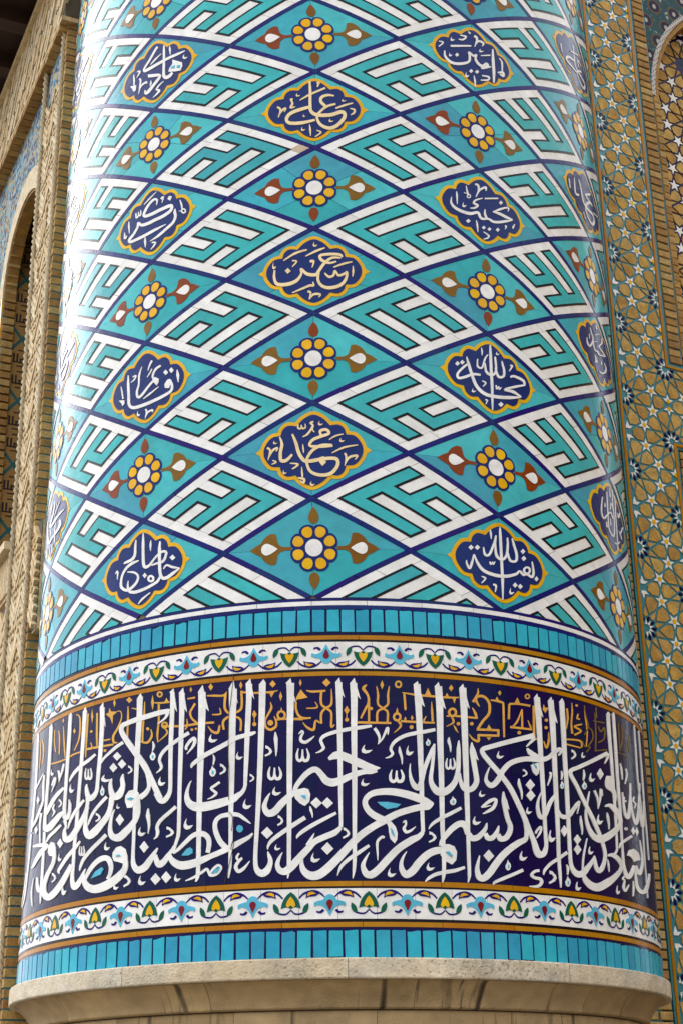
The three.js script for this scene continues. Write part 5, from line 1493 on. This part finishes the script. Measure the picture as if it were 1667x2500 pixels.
{ // mosaic wall face with an arched opening, brick jamb and lettered panel inside
  const op = [], N = 20, cx = -1.02, hw = 0.50, sp = 6.78, ri = 0.46; for (let i = 0; i <= N; i++) { const a = Math.PI - i / N * Math.PI; op.push([cx + hw * Math.cos(a), sp + ri * Math.sin(a)]); }
  part(wing, 'mosaic_face', flat([[-4, 4.70], [cx - hw, 4.70], ...op, [cx + hw, 4.70], [-0.50, 4.70], [-0.50, 7.86], [-4, 7.86]], -0.06, -0.03), MAT.mosaic[0]);
  const ringO = [], ringI = []; for (let i = 0; i <= N; i++) { const a = Math.PI - i / N * Math.PI; ringO.push([cx + 0.62 * Math.cos(a), sp + 0.62 * Math.sin(a)]); ringI.push([cx + (hw + 0.002) * Math.cos(a), sp + (ri + 0.002) * Math.sin(a)]); }
  part(wing, 'arch_band', flat([...ringO.map(p => [Math.min(p[0], -0.505), p[1]]), ...ringI.slice().reverse()], -0.05, -0.022), M('pale', 2));
  part(wing, 'arch_reveal', flat([...op, ...op.slice().reverse().map(p => [cx + (p[0] - cx) * 0.975, sp + (p[1] - sp) * 0.97])], -0.108, -0.032), M('brick', 3));
  part(wing, 'gold_line', box(cx - hw - 0.03, cx - hw - 0.001, 4.72, sp, -0.05, -0.02), M('yellow', 0));
  part(wing, 'lettered_panel', box(cx - hw - 0.045, cx - hw - 0.004, 4.6, 7.4, -1.4, -0.109), MAT.kufic[0]);
  for (let v = 4.74; v < 7.1; v += 0.056) { const xx = v < sp ? hw : hw * Math.sqrt(Math.max(0, 1 - Math.pow((v + 0.03 - sp) / ri, 2))); part(wing, 'jamb_brick', box(cx - xx - 0.03, cx - xx + 0.012 + rr(-0.002, 0.003), v + 0.005, v + 0.047, -0.108, -0.034), M('brick')); }
  part(wing, 'sill', box(-3.9, -0.50, 4.655, 4.70, -0.2, 0.05), M('pale', 2));
  part(wing, 'sill_riser', box(-3.9, -0.502, 4.40, 4.655, -0.2, -0.008), M('pale', 0));
  part(wing, 'lower_face', box(-3.9, -0.502, 1.6, 4.40, -0.2, -0.03), M('pale', 1));
  for (let i = 0; i < 24; i++) part(wing, 'riser_slat', box(-0.52 - i * 0.04 - 0.028, -0.52 - i * 0.04, 4.42, 4.64, -0.02, 0.006), M('pale'));
}
weave(-1.5, -0.51, 1.8, 4.38, -0.004, 'lower_zigzag_brick', 0, 8);
// projecting frieze of slanted bricks, its brick soffit and the dark eave above
part(wing, 'frieze_core', box(-9, 0.03, 7.90, 8.46, -0.2, 0.026), MAT.joint[0]);
{
  let n = 0; const rest = [];
  for (let t = -0.02; t < 6; t += 0.072) for (let k = 0; k < 4; k++) {
    const g = mUV(new THREE.BoxGeometry(0.17, 0.05, 0.03)).rotateZ(k % 2 ? 0.95 : 0.75).translate(-t - 0.05, 7.975 + k * 0.14 + (Math.round(t / 0.072) % 2) * 0.03, 0.028 + rr(-0.005, 0.005));
    if (n++ < 240) part(wing, 'frieze_brick', g, M('pale')); else rest.push(g);
  }
  part(wing, 'frieze_brick', mergeGeometries(rest), MAT.pale[0]).userData.kind = 'stuff';
  part(wing, 'frieze_edge', box(-9, 0.03, 8.46, 8.51, -0.2, 0.07), M('pale', 1));
  part(wing, 'frieze_edge', box(-9, 0.03, 7.87, 7.90, -0.2, 0.045), M('pale', 3));
  for (let t = 0.02; t < 4; t += 0.075) part(wing, 'soffit_brick', box(-t - 0.064, -t, 7.83, 7.868, -0.04, 0.042 + rr(0, 0.004)), M('brick'));
  part(wing, 'eave', box(-9, -0.03, 8.62, 9.0, -0.2, 0.5), MAT.darkwood[0]);
  for (let t = 0.4; t < 6; t += 0.5) part(wing, 'eave_bracket', box(-t - 0.12, -t, 8.51, 8.62, -0.19, 0.38), MAT.darkwood[0]);
}
part(wing, 'relief_block', box(0.006, 0.115, 4.02, 4.62, -0.20, -0.022), M('pale', 1));
weave(0.008, 0.113, 4.03, 4.62, 0.0, 'block_zigzag_brick', 60, 1, 0.31);

// ================================================================ side building of the courtyard, right of the portal
{
  const side = thing('side_building', 'plain tan brick side building standing right of the portal', 'building');
  frame(side, tF, nF, nF.clone().multiplyScalar(OFF));
  part(side, 'wall', box(10, 11, 0.004, 12, 0.2, 20), MAT.brick[1]);
  part(side, 'cornice', box(9.85, 11.1, 12.0, 12.4, 0.1, 20.1), MAT.pale[1]);
}
// ================================================================ ground
{
  const g = new THREE.PlaneGeometry(160, 160).rotateX(-Math.PI / 2), uv = g.attributes.uv; for (let i = 0; i < uv.count; i++) uv.setXY(i, uv.getX(i) * 160, uv.getY(i) * 160);
  struct('courtyard_ground', g, std('#857a69', 0.8, { map: stoneMap }), 'pale stone paving of the courtyard in front of the minaret');
}
renderer.render(scene, camera);
